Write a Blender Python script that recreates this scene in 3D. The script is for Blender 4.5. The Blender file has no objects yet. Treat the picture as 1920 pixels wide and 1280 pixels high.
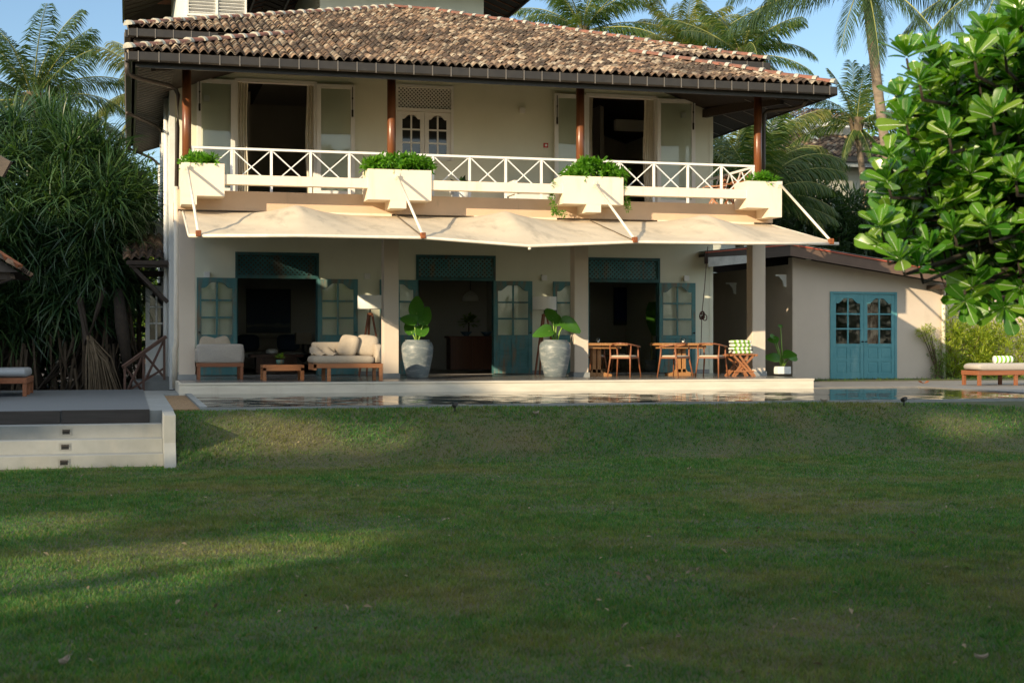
import bpy, math, random
import numpy as np
from mathutils import Vector, Matrix
R = math.radians
S = bpy.context.scene
COL = S.collection
random.seed(7); RNG = np.random.default_rng(7)

# ---------------------------------------------------------------- camera, sky, sun, exposure
FPX = 2700.0; TH = math.atan(720/2700); CAMZ = .78
cd = bpy.data.cameras.new('camera'); cam = bpy.data.objects.new('camera', cd); COL.objects.link(cam)
cd.sensor_width = 36; cd.lens = FPX/1920*36; cd.clip_end = 3000; cd.clip_start = .1
cam.location = (0, 0, CAMZ); cam.rotation_euler = (R(90), 0, -TH)
cd.dof.use_dof = True; cd.dof.focus_distance = 30.5; cd.dof.aperture_fstop = 4.0
S.camera = cam
SUN = Vector((1.32, 1, -.485)).normalized()          # the way the light travels
w = bpy.data.worlds.new('World'); S.world = w; w.use_nodes = True
wn = w.node_tree.nodes; bg = wn['Background']
sky = wn.new('ShaderNodeTexSky'); sky.sky_type = 'NISHITA'; sky.sun_disc = False
sky.sun_elevation = math.asin(-SUN.z); sky.sun_rotation = math.atan2(-SUN.x, -SUN.y) % (2*math.pi)
sky.air_density = 1.0; sky.dust_density = .2; sky.ozone_density = 2.5
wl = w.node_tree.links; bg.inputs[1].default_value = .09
def wmath(op, a, b=None, clamp=False):
    q = wn.new('ShaderNodeMath'); q.operation = op; q.use_clamp = clamp
    for i, v in enumerate((a, b)):
        if v is None: continue
        if hasattr(v, 'default_value'): wl.new(v, q.inputs[i])
        else: q.inputs[i].default_value = v
    return q.outputs[0]
# added cloud veil, unseen overhead and round the low sun, to brighten the shade; the clear blue strip beyond the house stays free of it
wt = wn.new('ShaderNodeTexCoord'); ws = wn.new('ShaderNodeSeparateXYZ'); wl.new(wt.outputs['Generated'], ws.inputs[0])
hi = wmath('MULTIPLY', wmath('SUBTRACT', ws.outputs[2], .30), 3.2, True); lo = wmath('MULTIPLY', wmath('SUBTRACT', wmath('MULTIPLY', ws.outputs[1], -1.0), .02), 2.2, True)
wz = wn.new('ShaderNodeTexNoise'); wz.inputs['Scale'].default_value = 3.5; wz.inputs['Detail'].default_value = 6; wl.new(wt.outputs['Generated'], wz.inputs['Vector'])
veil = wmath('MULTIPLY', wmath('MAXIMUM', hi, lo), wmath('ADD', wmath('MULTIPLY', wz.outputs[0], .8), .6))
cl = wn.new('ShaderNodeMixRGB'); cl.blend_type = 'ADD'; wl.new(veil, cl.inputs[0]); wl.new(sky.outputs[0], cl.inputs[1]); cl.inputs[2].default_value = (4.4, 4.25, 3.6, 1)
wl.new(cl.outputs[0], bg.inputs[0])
sl = bpy.data.lights.new('sun', 'SUN'); sl.energy = 3.6; sl.angle = R(.4); sl.color = (1, .81, .54)
so = bpy.data.objects.new('sun', sl); COL.objects.link(so)
so.rotation_euler = SUN.to_track_quat('-Z', 'Y').to_euler(); so.location = (-20, -30, 30)
S.view_settings.view_transform = 'Standard'; S.view_settings.look = 'None'
S.view_settings.exposure = .95; S.view_settings.gamma = 1
S.cycles.use_denoising = True; S.cycles.max_bounces = 8; S.cycles.transparent_max_bounces = 12
S.cycles.caustics_reflective = False; S.cycles.caustics_refractive = False

# ---------------------------------------------------------------- where a picture point lies in the place
SN, CS = math.sin(TH), math.cos(TH)
def ray(px, py=640):
    u = (px-960)/FPX
    return Vector((SN+u*CS, CS-u*SN, (640-py)/FPX))
def at(px, py, Y):                                  # point on the upright plane at depth Y
    d = ray(px, py); k = Y/d.y
    return Vector((d.x*k, Y, CAMZ+d.z*k))
def X(px, Y): return at(px, 0, Y).x
def Z(px, py, Y): return at(px, py, Y).z
def onz(px, py, z):                                 # point on a level plane
    d = ray(px, py); k = (z-CAMZ)/d.z
    return Vector((d.x*k, d.y*k, z))

# ---------------------------------------------------------------- materials
def _mat(name):
    m = bpy.data.materials.new(name); m.use_nodes = True
    n = m.node_tree.nodes; return m, n, m.node_tree.links, n['Principled BSDF']
def _ramp(n, stops):
    r = n.new('ShaderNodeValToRGB'); e = r.color_ramp.elements
    while len(e) < len(stops): e.new(.5)
    for q, (p, c) in zip(e, stops): q.position = p; q.color = (*c, 1)
    return r
def _noise(n, l, scale, stretch=(1, 1, 1), detail=6, rough=.6, coord='Object'):
    tc = n.new('ShaderNodeTexCoord'); mp = n.new('ShaderNodeMapping'); mp.inputs['Scale'].default_value = stretch
    l.new(tc.outputs[coord], mp.inputs[0]); t = n.new('ShaderNodeTexNoise')
    t.inputs['Scale'].default_value = scale; t.inputs['Detail'].default_value = detail; t.inputs['Roughness'].default_value = rough
    l.new(mp.outputs[0], t.inputs['Vector']); return t
def _mix(n, l, f, a, b, mode='MIX'):
    x = n.new('ShaderNodeMixRGB'); x.blend_type = mode
    for s, v in zip((0, 1, 2), (f, a, b)):
        if hasattr(v, 'default_value'): l.new(v, x.inputs[s])
        else: x.inputs[s].default_value = v if s == 0 else (*v, 1)
    return x
def pm(name, c1, c2=None, scale=3, rough=.7, bump=0, bscale=60, bstretch=(1, 1, 1), metal=0, spec=.4, stretch=(1, 1, 1),
       stops=(.35, .65), stain=None, stainscale=1.5, stainstretch=(1, 1, .25), stainat=(.55, .75)):
    m, n, l, b = _mat(name)
    b.inputs['Roughness'].default_value = rough; b.inputs['Metallic'].default_value = metal
    b.inputs['Specular IOR Level'].default_value = spec; b.inputs['Base Color'].default_value = (*c1, 1)
    out = None
    if c2:
        t = _noise(n, l, scale, stretch); r = _ramp(n, [(stops[0], c1), (stops[1], c2)])
        l.new(t.outputs[0], r.inputs[0]); out = r.outputs[0]
    if stain:
        t = _noise(n, l, stainscale, stainstretch, 8, .65); r = _ramp(n, [(stainat[0], (0, 0, 0)), (stainat[1], (1, 1, 1))])
        l.new(t.outputs[0], r.inputs[0]); out = _mix(n, l, r.outputs[0], out or c1, stain).outputs[0]
    if out: l.new(out, b.inputs['Base Color'])
    if bump:
        t = _noise(n, l, bscale, bstretch, 4); q = n.new('ShaderNodeBump'); q.inputs['Strength'].default_value = bump
        q.inputs['Distance'].default_value = .02; l.new(t.outputs[0], q.inputs['Height']); l.new(q.outputs[0], b.inputs['Normal'])
    return m
def leafmat(name, cols, rough=.45, transl=.35, tcol=(.25, .42, .05), spec=.4, patch=None, patchscale=.6):
    m, n, l, b = _mat(name)
    g = n.new('ShaderNodeNewGeometry'); k = len(cols)
    r = _ramp(n, [(i/max(k-1, 1), c) for i, c in enumerate(cols)])
    l.new(g.outputs['Random Per Island'], r.inputs[0]); out = r.outputs[0]
    if patch:
        t = _noise(n, l, patchscale); q = _ramp(n, [(.46, (0, 0, 0)), (.66, (.78, .78, .78))]); l.new(t.outputs[0], q.inputs[0])
        out = _mix(n, l, q.outputs[0], out, patch).outputs[0]
        t3 = _noise(n, l, 3.2, (1, 1, 1), 5, .65); q3 = _ramp(n, [(.36, (.62, .68, .60)), (.64, (1.3, 1.25, 1.3))]); l.new(t3.outputs[0], q3.inputs[0]); out = _mix(n, l, 1.0, out, q3.outputs[0], 'MULTIPLY').outputs[0]
    l.new(out, b.inputs['Base Color']); b.inputs['Roughness'].default_value = rough; b.inputs['Specular IOR Level'].default_value = spec
    if transl:
        tr = n.new('ShaderNodeBsdfTranslucent'); mx = n.new('ShaderNodeMixShader'); mx.inputs[0].default_value = transl
        c = _mix(n, l, 1.0, out, tuple(min(1, v*2.6) for v in tcol), 'MULTIPLY')
        hs = n.new('ShaderNodeHueSaturation'); hs.inputs['Value'].default_value = 2.4; l.new(c.outputs[0], hs.inputs['Color'])
        l.new(hs.outputs[0], tr.inputs[0])
        l.new(b.outputs[0], mx.inputs[1]); l.new(tr.outputs[0], mx.inputs[2])
        l.new(mx.outputs[0], n['Material Output'].inputs[0])
    return m
def tilemat(name):
    m, n, l, b = _mat(name); g = n.new('ShaderNodeNewGeometry')
    r = _ramp(n, [(0, (.05, .038, .031)), (.22, (.11, .078, .058)), (.45, (.22, .145, .10)), (.62, (.34, .22, .14)), (.8, (.44, .34, .24)), (1, (.52, .45, .35))])
    l.new(g.outputs['Random Per Island'], r.inputs[0])
    t = _noise(n, l, .8, (1, 1, 1), 8, .7); q = _ramp(n, [(.43, (0, 0, 0)), (.60, (.92, .92, .92))]); l.new(t.outputs[0], q.inputs[0])
    c = _mix(n, l, q.outputs[0], r.outputs[0], (.055, .042, .034))
    t2 = _noise(n, l, 18, (1, 1, 1), 5, .7); q2 = _ramp(n, [(.35, (.55, .55, .55)), (.7, (1.1, 1.1, 1.1))]); l.new(t2.outputs[0], q2.inputs[0])
    c2 = _mix(n, l, 1.0, c.outputs[0], q2.outputs[0], 'MULTIPLY'); l.new(c2.outputs[0], b.inputs['Base Color'])
    b.inputs['Roughness'].default_value = .85; b.inputs['Specular IOR Level'].default_value = .25
    return m
def glassmat(name, tint=(.9, .95, .93), refl=.12):
    m, n, l, b = _mat(name); n.remove(b)
    tr = n.new('ShaderNodeBsdfTransparent'); tr.inputs[0].default_value = (*tint, 1)
    gl = n.new('ShaderNodeBsdfGlossy'); gl.inputs['Roughness'].default_value = .02
    f = n.new('ShaderNodeFresnel'); f.inputs[0].default_value = 1.28
    a = n.new('ShaderNodeMath'); a.operation = 'ADD'; a.inputs[1].default_value = refl; l.new(f.outputs[0], a.inputs[0])
    mx = n.new('ShaderNodeMixShader'); l.new(a.outputs[0], mx.inputs[0]); l.new(tr.outputs[0], mx.inputs[1]); l.new(gl.outputs[0], mx.inputs[2])
    l.new(mx.outputs[0], n['Material Output'].inputs[0]); return m
def wood(name, c1, c2, axis='X', rough=.5):
    st = {'X': (.6, 14, 14), 'Y': (14, .6, 14), 'Z': (14, 14, .6)}[axis]
    return pm(name, c1, c2, 1.6, rough, .15, 8, st, stretch=st, stops=(.3, .7))

CREAM = pm('cream_plaster', (.75, .755, .62), (.71, .715, .58), 1.2, .85, .06, 90, stain=(.52, .47, .37), stainat=(.62, .95))
PEACH = pm('warm_plaster', (.80, .70, .57), (.77, .66, .53), 1.5, .85, .06, 90, stain=(.50, .41, .32), stainscale=2.6, stainstretch=(2.2, 2.2, .22), stainat=(.56, .90))
TAN = pm('tan_plaster', (.64, .47, .33), (.59, .43, .30), 1.5, .85, .06, 90, stain=(.30, .24, .18), stainscale=2.5, stainat=(.6, .85))
GREIGE = pm('greige_plaster', (.60, .51, .42), (.56, .475, .39), 1.3, .85, .06, 80, stain=(.44, .37, .30), stainat=(.6, .95))
COLUMNP = pm('column_plaster', (.70, .60, .50), (.66, .56, .46), 1.3, .8, .05, 80, stain=(.5, .42, .34), stainat=(.62, .95))
WHITE = pm('white_paint', (.80, .80, .77), (.74, .74, .71), 3, .5, .03, 70)
WHITEWALL = pm('white_wash', (.72, .74, .73), (.64, .66, .65), 2, .8, .05, 60, stain=(.42, .42, .36), stainat=(.6, .9))
INTER = pm('interior_plaster', (.56, .54, .49), (.52, .50, .45), 1, .9)
INTDARK = pm('interior_floor', (.22, .21, .20), (.26, .25, .23), 2, .3)
BLUE = pm('worn_blue_paint', (.045, .165, .18), (.10, .25, .265), 3.2, .6, .12, 40, (1, 1, .3), stops=(.3, .7), stain=(.21, .155, .10), stainscale=3.6, stainstretch=(1.8, 1.8, .35), stainat=(.50, .68))
BLUED = pm('dark_blue_paint', (.018, .075, .08), (.035, .12, .125), 3, .65, .1, 40, stain=(.10, .06, .035), stainscale=3, stainat=(.52, .7))
BLUENEW = pm('teal_paint', (.075, .26, .295), (.11, .31, .34), 2.4, .5, .08, 40, (1, 1, .3), stain=(.20, .38, .39), stainscale=2.5, stainat=(.55, .8))
DARKW = wood('dark_timber', (.030, .021, .016), (.055, .038, .027), 'X', .6)
SOFFIT = pm('dark_soffit_boards', (.020, .015, .012), (.034, .025, .019), 2, .7, .2, 5, (1, 30, 1))
BATTEN = pm('pale_batten', (.30, .28, .25), rough=.7)
POSTW = wood('polished_brown_timber', (.13, .042, .016), (.21, .075, .028), 'Z', .28)
TEAK = wood('oiled_teak', (.30, .115, .045), (.40, .17, .07), 'X', .45)
TEAKD = wood('red_brown_timber', (.21, .075, .032), (.29, .11, .05), 'X', .5)
OAK = wood('honey_timber', (.36, .17, .06), (.46, .24, .10), 'Z', .4)
CONSOLEW = wood('mahogany', (.10, .035, .018), (.16, .06, .03), 'Z', .4)
RAILW = pm('faded_brown_rail', (.115, .065, .05), (.155, .09, .07), 6, .7)
GUTTER = pm('grey_brown_gutter', (.026, .022, .019), (.036, .031, .026), 4, .38, metal=.1)
PIPEDK = pm('dark_pipe', (.07, .055, .045), rough=.4)
PIPEW = pm('cream_pipe', (.70, .64, .54), (.62, .56, .46), 3, .5, stain=(.40, .33, .26), stainat=(.6, .85))
TILE = tilemat('weathered_clay_tiles')
TILEBED = pm('roof_underlay', (.05, .04, .032), rough=.9)
RIDGE = pm('red_ridge_tile', (.28, .105, .065), (.14, .075, .055), 5, .75, .1, 50, stain=(.10, .075, .06), stainat=(.55, .8))
MORTAR = pm('pale_mortar', (.50, .48, .41), (.30, .30, .26), 8, .9, .2, 60)
CONC = pm('pale_concrete', (.25, .265, .265), (.20, .215, .215), 2, .8, .12, 70, stain=(.27, .27, .25), stainscale=1.6, stainat=(.52, .8))
TERR = pm('polished_grey_cement', (.23, .22, .205), (.18, .175, .165), 1.5, .22, .02, 30)
TRAV = pm('cream_stone', (.72, .66, .55), (.62, .56, .46), 1.5, .55, .05, 60, stretch=(1, 1, 6), stain=(.45, .38, .29), stainstretch=(1.5, 1.5, .2), stainat=(.58, .8))
PLINTH = pm('grey_plinth', (.30, .31, .31), (.25, .26, .26), 4, .6)
CANVAS = pm('awning_canvas', (.60, .51, .385), (.55, .465, .345), 2, .85, .12, 200, stain=(.34, .29, .22), stainscale=1.5, stainstretch=(1.5, .5, 1), stainat=(.54, .76))
RUST = pm('rust', (.32, .10, .03), (.16, .05, .02), 12, .8, .3, 60)
RODW = pm('cream_rod', (.80, .73, .62), (.70, .62, .50), 4, .45, stain=(.38, .20, .09), stainscale=5, stainat=(.64, .78))
METALW = pm('white_metal', (.80, .80, .79), rough=.35)
LINEN = pm('grey_linen', (.42, .385, .345), (.38, .345, .31), 30, .9, .25, 250)
LINENL = pm('beige_linen', (.44, .37, .285), (.40, .335, .26), 30, .9, .25, 250)
CUSHG = pm('grey_outdoor_fabric', (.30, .32, .34), (.27, .29, .31), 30, .9, .25, 250)
SHADE = pm('white_lampshade', (.88, .87, .83), (.85, .84, .80), 60, .8)
JAR = pm('glazed_grey_jar', (.13, .16, .175), (.19, .22, .23), 3, .4, .12, 25, (1, 1, 5), stain=(.46, .46, .43), stainscale=4, stainstretch=(1, 1, 3), stainat=(.50, .78))
BLACK = pm('black_metal', (.012, .012, .013), rough=.4)
CURT = pm('cream_curtain', (.66, .62, .52), (.60, .56, .46), 8, .9)
GLASS = glassmat('window_glass', (.97, .985, .98), .01); GLASSR = glassmat('bright_glass', (.97, .99, .975), .02)
DARKGLASS = pm('dim_glass', (.02, .022, .022), rough=.05, spec=.7)
DECK = pm('blue_grey_deck', (.095, .11, .125), (.125, .14, .155), 2, .55, .1, 6, (1, 25, 1), stretch=(.4, 12, 1))
DECKD = wood('dark_deck_edge', (.028, .024, .023), (.05, .042, .04), 'X', .5)
PAVE = pm('grey_paving', (.17, .16, .15), (.22, .21, .19), 3, .7, .08, 40)
SOIL = pm('soil', (.05, .035, .025), (.08, .06, .045), 8, .95)
TRUNK = pm('palm_bark', (.27, .21, .155), (.19, .15, .11), 3, .9, .6, 5, (1, 1, 5), stretch=(1, 1, 5), stain=(.09, .075, .06), stainscale=2.5, stainstretch=(1, 1, 2), stainat=(.5, .75))
PANDB = pm('dark_root_bark', (.045, .034, .025), (.028, .022, .017), 6, .95, .5, 20)
BARK = pm('brown_bark', (.14, .09, .06), (.09, .06, .042), 6, .9, .5, 20)
STRAW = pm('dead_leaf', (.17, .13, .085), (.10, .075, .048), 6, .9)
DEADDK = pm('dim_dead_leaf', (.085, .062, .040), (.05, .038, .026), 6, .9)
REDBTN = pm('red_box', (.55, .04, .03), rough=.4)
ROPE = pm('brown_rope', (.07, .03, .025), (.11, .05, .04), 30, .8)
SEAT = pm('pale_seat_pad', (.52, .46, .37), rough=.9)
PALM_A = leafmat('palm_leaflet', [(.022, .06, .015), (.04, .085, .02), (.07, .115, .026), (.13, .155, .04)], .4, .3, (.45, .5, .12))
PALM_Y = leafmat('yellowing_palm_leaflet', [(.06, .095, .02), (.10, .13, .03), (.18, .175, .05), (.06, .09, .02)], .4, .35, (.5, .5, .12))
PALM_D = leafmat('dark_palm_leaflet', [(.03, .06, .025), (.045, .085, .03), (.07, .11, .035)], .4, .25, (.4, .45, .12))  # darker palm greens
RACH = pm('frond_stalk', (.30, .30, .09), (.22, .24, .07), 4, .5)
PAND = leafmat('screw_pine_leaf', [(.018, .05, .026), (.028, .07, .03), (.045, .095, .035), (.075, .13, .04)], .38, .2, (.35, .5, .12))
BIGL = leafmat('glossy_leaf', [(.028, .115, .012), (.055, .175, .015), (.10, .24, .022), (.19, .305, .05)], .24, .3, (.42, .55, .06), .55)
BUSH = leafmat('bush_leaf', [(.06, .13, .02), (.11, .20, .03), (.18, .26, .045)], .4, .35, (.45, .5, .1))
PLANTL = leafmat('planter_leaf', [(.06, .18, .015), (.09, .24, .02), (.14, .31, .03)], .35, .35, (.45, .55, .08))
OLEA = leafmat('wall_shrub_leaf', [(.16, .24, .02), (.25, .32, .03), (.34, .37, .05), (.09, .18, .02)], .4, .35, (.5, .5, .1))
HEDGE = leafmat('dark_hedge_leaf', [(.015, .038, .016), (.024, .055, .02), (.04, .075, .022)], .4, .2, (.4, .5, .12))
ARUM = leafmat('elephant_ear_leaf', [(.045, .15, .02), (.07, .20, .025)], .35, .3, (.4, .5, .1))
GRASS = leafmat('grass_blade', [(.024, .10, .020), (.040, .135, .026), (.068, .158, .036), (.17, .155, .065)], .55, .3, (.4, .45, .12), .3, patch=(.16, .145, .065), patchscale=.55)
def stripes(name, a, b, freq, axis=0):
    m, n, l, bs = _mat(name); tc = n.new('ShaderNodeTexCoord'); sp = n.new('ShaderNodeSeparateXYZ'); l.new(tc.outputs['Object'], sp.inputs[0])
    mu = n.new('ShaderNodeMath'); mu.operation = 'MULTIPLY'; mu.inputs[1].default_value = freq*2*math.pi; l.new(sp.outputs[axis], mu.inputs[0])
    si = n.new('ShaderNodeMath'); si.operation = 'SINE'; l.new(mu.outputs[0], si.inputs[0])
    r = _ramp(n, [(.5, a), (.52, b)]); ad = n.new('ShaderNodeMath'); ad.operation = 'MULTIPLY_ADD'; ad.inputs[1].default_value = .5; ad.inputs[2].default_value = .5
    l.new(si.outputs[0], ad.inputs[0]); l.new(ad.outputs[0], r.inputs[0]); l.new(r.outputs[0], bs.inputs['Base Color']); bs.inputs['Roughness'].default_value = .95
    t = _noise(n, l, 220); q = n.new('ShaderNodeBump'); q.inputs['Strength'].default_value = .4; q.inputs['Distance'].default_value = .01
    l.new(t.outputs[0], q.inputs['Height']); l.new(q.outputs[0], bs.inputs['Normal']); return m
TOWEL = stripes('striped_towel', (.80, .80, .74), (.20, .40, .05), 9.5)

# ---------------------------------------------------------------- mesh helpers
OFF = {}
class MB:
    def __init__(s): s.v = []; s.f = []; s.m = []
    def add(s, vs, fs, mi=0):
        o = len(s.v); s.v += [tuple(v) for v in vs]; s.f += [tuple(i+o for i in f) for f in fs]; s.m += [mi]*len(fs); return s
    def box(s, x0, x1, y0, y1, z0, z1, mi=0):
        return s.add([(x, y, z) for z in (z0, z1) for y in (y0, y1) for x in (x0, x1)],
                     [(0, 2, 3, 1), (4, 5, 7, 6), (0, 1, 5, 4), (2, 6, 7, 3), (0, 4, 6, 2), (1, 3, 7, 5)], mi)
    def bar(s, p, q, w, h=None, up=(0, 0, 1), w2=None, h2=None, mi=0):
        p, q = Vector(p), Vector(q); h = h or w; d = (q-p).normalized(); up = Vector(up)
        if abs(d.dot(up)) > .99: up = Vector((0, 1, 0))
        a = d.cross(up).normalized(); b = a.cross(d); w2 = w2 or w; h2 = h2 or h; vs = []
        for c, ww, hh in ((p, w, h), (q, w2, h2)):
            for i, j in ((-1, -1), (1, -1), (1, 1), (-1, 1)): vs.append(c+a*(i*ww/2)+b*(j*hh/2))
        return s.add(vs, [(0, 1, 2, 3), (7, 6, 5, 4), (0, 4, 5, 1), (1, 5, 6, 2), (2, 6, 7, 3), (3, 7, 4, 0)], mi)
    def tube(s, pts, r, n=8, mi=0):
        pts = [Vector(p) for p in pts]; k = len(pts); rs = r if hasattr(r, '__len__') else [r]*k; vs = []; fs = []
        ref = Vector((0, 0, 1)); t0 = (pts[-1]-pts[0])
        if abs(t0.normalized().dot(ref)) > .9: ref = Vector((1, 0, 0))
        for i, p in enumerate(pts):
            t = (pts[min(i+1, k-1)]-pts[max(i-1, 0)]).normalized(); a = t.cross(ref)
            a = a.normalized() if a.length > 1e-4 else Vector((0, 1, 0)); b = a.cross(t)
            for j in range(n):
                g = 2*math.pi*j/n; vs.append(p+(a*math.cos(g)+b*math.sin(g))*rs[i])
        for i in range(k-1):
            for j in range(n): fs.append((i*n+j, i*n+(j+1) % n, (i+1)*n+(j+1) % n, (i+1)*n+j))
        fs.append(tuple(range(n-1, -1, -1))); fs.append(tuple((k-1)*n+j for j in range(n)))
        return s.add(vs, fs, mi)
    def lathe(s, prof, c=(0, 0, 0), n=28, mi=0):
        vs = []; fs = []; k = len(prof)
        for r, z in prof:
            for j in range(n):
                g = 2*math.pi*j/n; vs.append((c[0]+r*math.cos(g), c[1]+r*math.sin(g), c[2]+z))
        for i in range(k-1):
            for j in range(n): fs.append((i*n+j, i*n+(j+1) % n, (i+1)*n+(j+1) % n, (i+1)*n+j))
        fs.append(tuple(range(n-1, -1, -1))); fs.append(tuple((k-1)*n+j for j in range(n)))
        return s.add(vs, fs, mi)
    def prism(s, poly, a, b, axis='y', mi=0):
        def P(u, v, t): return {'y': (u, t, v), 'x': (t, u, v), 'z': (u, v, t)}[axis]
        k = len(poly); vs = [P(u, v, a) for u, v in poly]+[P(u, v, b) for u, v in poly]
        fs = [tuple(range(k)), tuple(range(2*k-1, k-1, -1))]+[(i, k+i, k+(i+1) % k, (i+1) % k) for i in range(k)]
        return s.add(vs, fs, mi)
    def pillow(s, c, w, h, d, M=None, n=10, mi=0, e=.35):
        vs = []; fs = []; c = Vector(c); M = M or Matrix.Identity(3)
        def sp(v): return math.copysign(abs(v)**e, v)
        for i in range(n+1):
            ph = -math.pi/2+math.pi*i/n
            for j in range(2*n):
                t = math.pi*j/n
                q = Vector((sp(math.cos(ph))*sp(math.cos(t))*w/2, math.sin(ph)*d/2, sp(math.cos(ph))*sp(math.sin(t))*h/2))
                vs.append(c+M @ q)
        for i in range(n):
            for j in range(2*n): fs.append((i*2*n+j, i*2*n+(j+1) % (2*n), (i+1)*2*n+(j+1) % (2*n), (i+1)*2*n+j))
        return s.add(vs, fs, mi)
    def grid(s, fn, nu, nv, mi=0):
        vs = [fn(i/nu, j/nv) for j in range(nv+1) for i in range(nu+1)]
        return s.add(vs, [(j*(nu+1)+i, j*(nu+1)+i+1, (j+1)*(nu+1)+i+1, (j+1)*(nu+1)+i) for j in range(nv) for i in range(nu)], mi)
    def build(s, name, mats, parent=None, w=False, smooth=False, bevel=0, solid=0, loc=None, rz=0):
        me = bpy.data.meshes.new(name); o0 = OFF.get(parent.name, Vector((0, 0, 0))) if (w and parent) else Vector((0, 0, 0))
        if loc is not None and parent is None: o0 = Vector(loc) if w else Vector((0, 0, 0))
        me.from_pydata([(v[0]-o0.x, v[1]-o0.y, v[2]-o0.z) for v in s.v], [], s.f)
        mats = mats if isinstance(mats, (list, tuple)) else [mats]
        for m in mats: me.materials.append(m)
        if len(mats) > 1: me.polygons.foreach_set('material_index', s.m)
        if smooth: me.polygons.foreach_set('use_smooth', [True]*len(me.polygons))
        me.validate(); me.update()
        o = bpy.data.objects.new(name, me); COL.objects.link(o)
        if parent: o.parent = parent
        if loc is not None: o.location = loc
        if rz: o.rotation_euler.z = rz
        OFF[o.name] = o0 if parent else Vector(o.location)
        if solid:
            q = o.modifiers.new('solid', 'SOLIDIFY'); q.thickness = solid; q.offset = -1
        if bevel:
            q = o.modifiers.new('bevel', 'BEVEL'); q.width = bevel; q.segments = 2; q.limit_method = 'ANGLE'; q.angle_limit = R(40)
        return o
def tag(o, label=None, cat=None, group=None, kind=None):
    for k, v in (('label', label), ('category', cat), ('group', group), ('kind', kind)):
        if v: o[k] = v
    return o
def thing(name, label, cat, loc=(0, 0, 0), rz=0, group=None):
    o = bpy.data.objects.new(name, None); COL.objects.link(o); o.location = loc; o.rotation_euler.z = rz
    o.empty_display_size = .2; OFF[o.name] = Vector(loc); return tag(o, label, cat, group)
def dup(root, loc, rz=0, label=None, group=None):
    def cp(o, par):
        c = o.copy(); COL.objects.link(c)
        if par: c.parent = par
        for ch in KIDS(o): cp(ch, c)
        return c
    KIDS = lambda o: [x for x in COL.objects if x.parent == o]
    r = cp(root, root.parent); r.location = loc; r.rotation_euler.z = rz
    if label: r['label'] = label
    if group: r['group'] = group
    return r

# numpy meshes: many copies of one little template (leaves, tiles, blades) as ONE mesh
def np_obj(name, V, F, mat, parent=None, smooth=False, loc=None, mi=None):
    """V (n,3), F (m,k) all faces with k corners"""
    me = bpy.data.meshes.new(name); F = np.asarray(F, dtype=np.int32); V = np.asarray(V, dtype=np.float32)
    if parent is not None: V = V-np.array(OFF[parent.name], dtype=np.float32)
    elif loc is not None: V = V-np.array(loc, dtype=np.float32)
    me.vertices.add(len(V)); me.vertices.foreach_set('co', V.ravel())
    me.loops.add(F.size); me.loops.foreach_set('vertex_index', F.ravel())
    me.polygons.add(len(F)); me.polygons.foreach_set('loop_start', np.arange(len(F), dtype=np.int32)*F.shape[1])
    try: me.polygons.foreach_set('loop_total', np.full(len(F), F.shape[1], dtype=np.int32))
    except Exception: pass
    if smooth: me.polygons.foreach_set('use_smooth', np.ones(len(F), dtype=bool))
    for m_ in (mat if isinstance(mat, (list, tuple)) else [mat]): me.materials.append(m_)
    if mi is not None: me.polygons.foreach_set('material_index', np.asarray(mi, dtype=np.int32))
    me.update(calc_edges=True); me.validate()
    o = bpy.data.objects.new(name, me); COL.objects.link(o)
    if parent is not None: o.parent = parent
    elif loc is not None: o.location = loc
    OFF[o.name] = OFF[parent.name] if parent is not None else Vector(loc or (0, 0, 0))
    return o
def nrm(a): return a/np.maximum(np.linalg.norm(a, axis=-1, keepdims=True), 1e-9)
def frames(d, up):
    x = nrm(d); y = nrm(np.cross(np.broadcast_to(up, x.shape), x)); z = np.cross(x, y)
    return np.stack([x, y, z], -1)                      # columns
def scatter(tv, tf, M, P):
    """copies of template (tv,tf) by matrices M (N,3,3) at P (N,3)"""
    V = np.einsum('nij,kj->nki', M, tv)+P[:, None, :]; n, k = V.shape[:2]
    F = (tf[None]+(np.arange(n)*k)[:, None, None]).reshape(-1, tf.shape[1]); return V.reshape(-1, 3), F
def leaf_tpl(k=4, width=.3, fold=.06, curve=.12, shape=None):
    vs = []; fs = []
    for i in range(k+1):
        x = i/k; wd = (shape(x) if shape else math.sin(math.pi*min(1, x**.8+.02))**.8)*width/2+.004; z = -curve*x*x
        vs += [(x, -wd, z+fold*wd/width*2), (x, 0, z), (x, wd, z+fold*wd/width*2)]
    for i in range(k):
        a = i*3; fs += [(a, a+3, a+4, a+1), (a+1, a+4, a+5, a+2)]
    return np.array(vs, dtype=float), np.array(fs)
def merge(parts):
    V = []; F = []; o = 0
    for v, f in parts: V.append(v); F.append(f+o); o += len(v)
    return np.concatenate(V), np.concatenate(F)
def rdir(n, zmin=-1):
    v = RNG.normal(size=(n*12+40, 3)); v = nrm(v); v = v[v[:, 2] > zmin][:n]; return v
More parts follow.
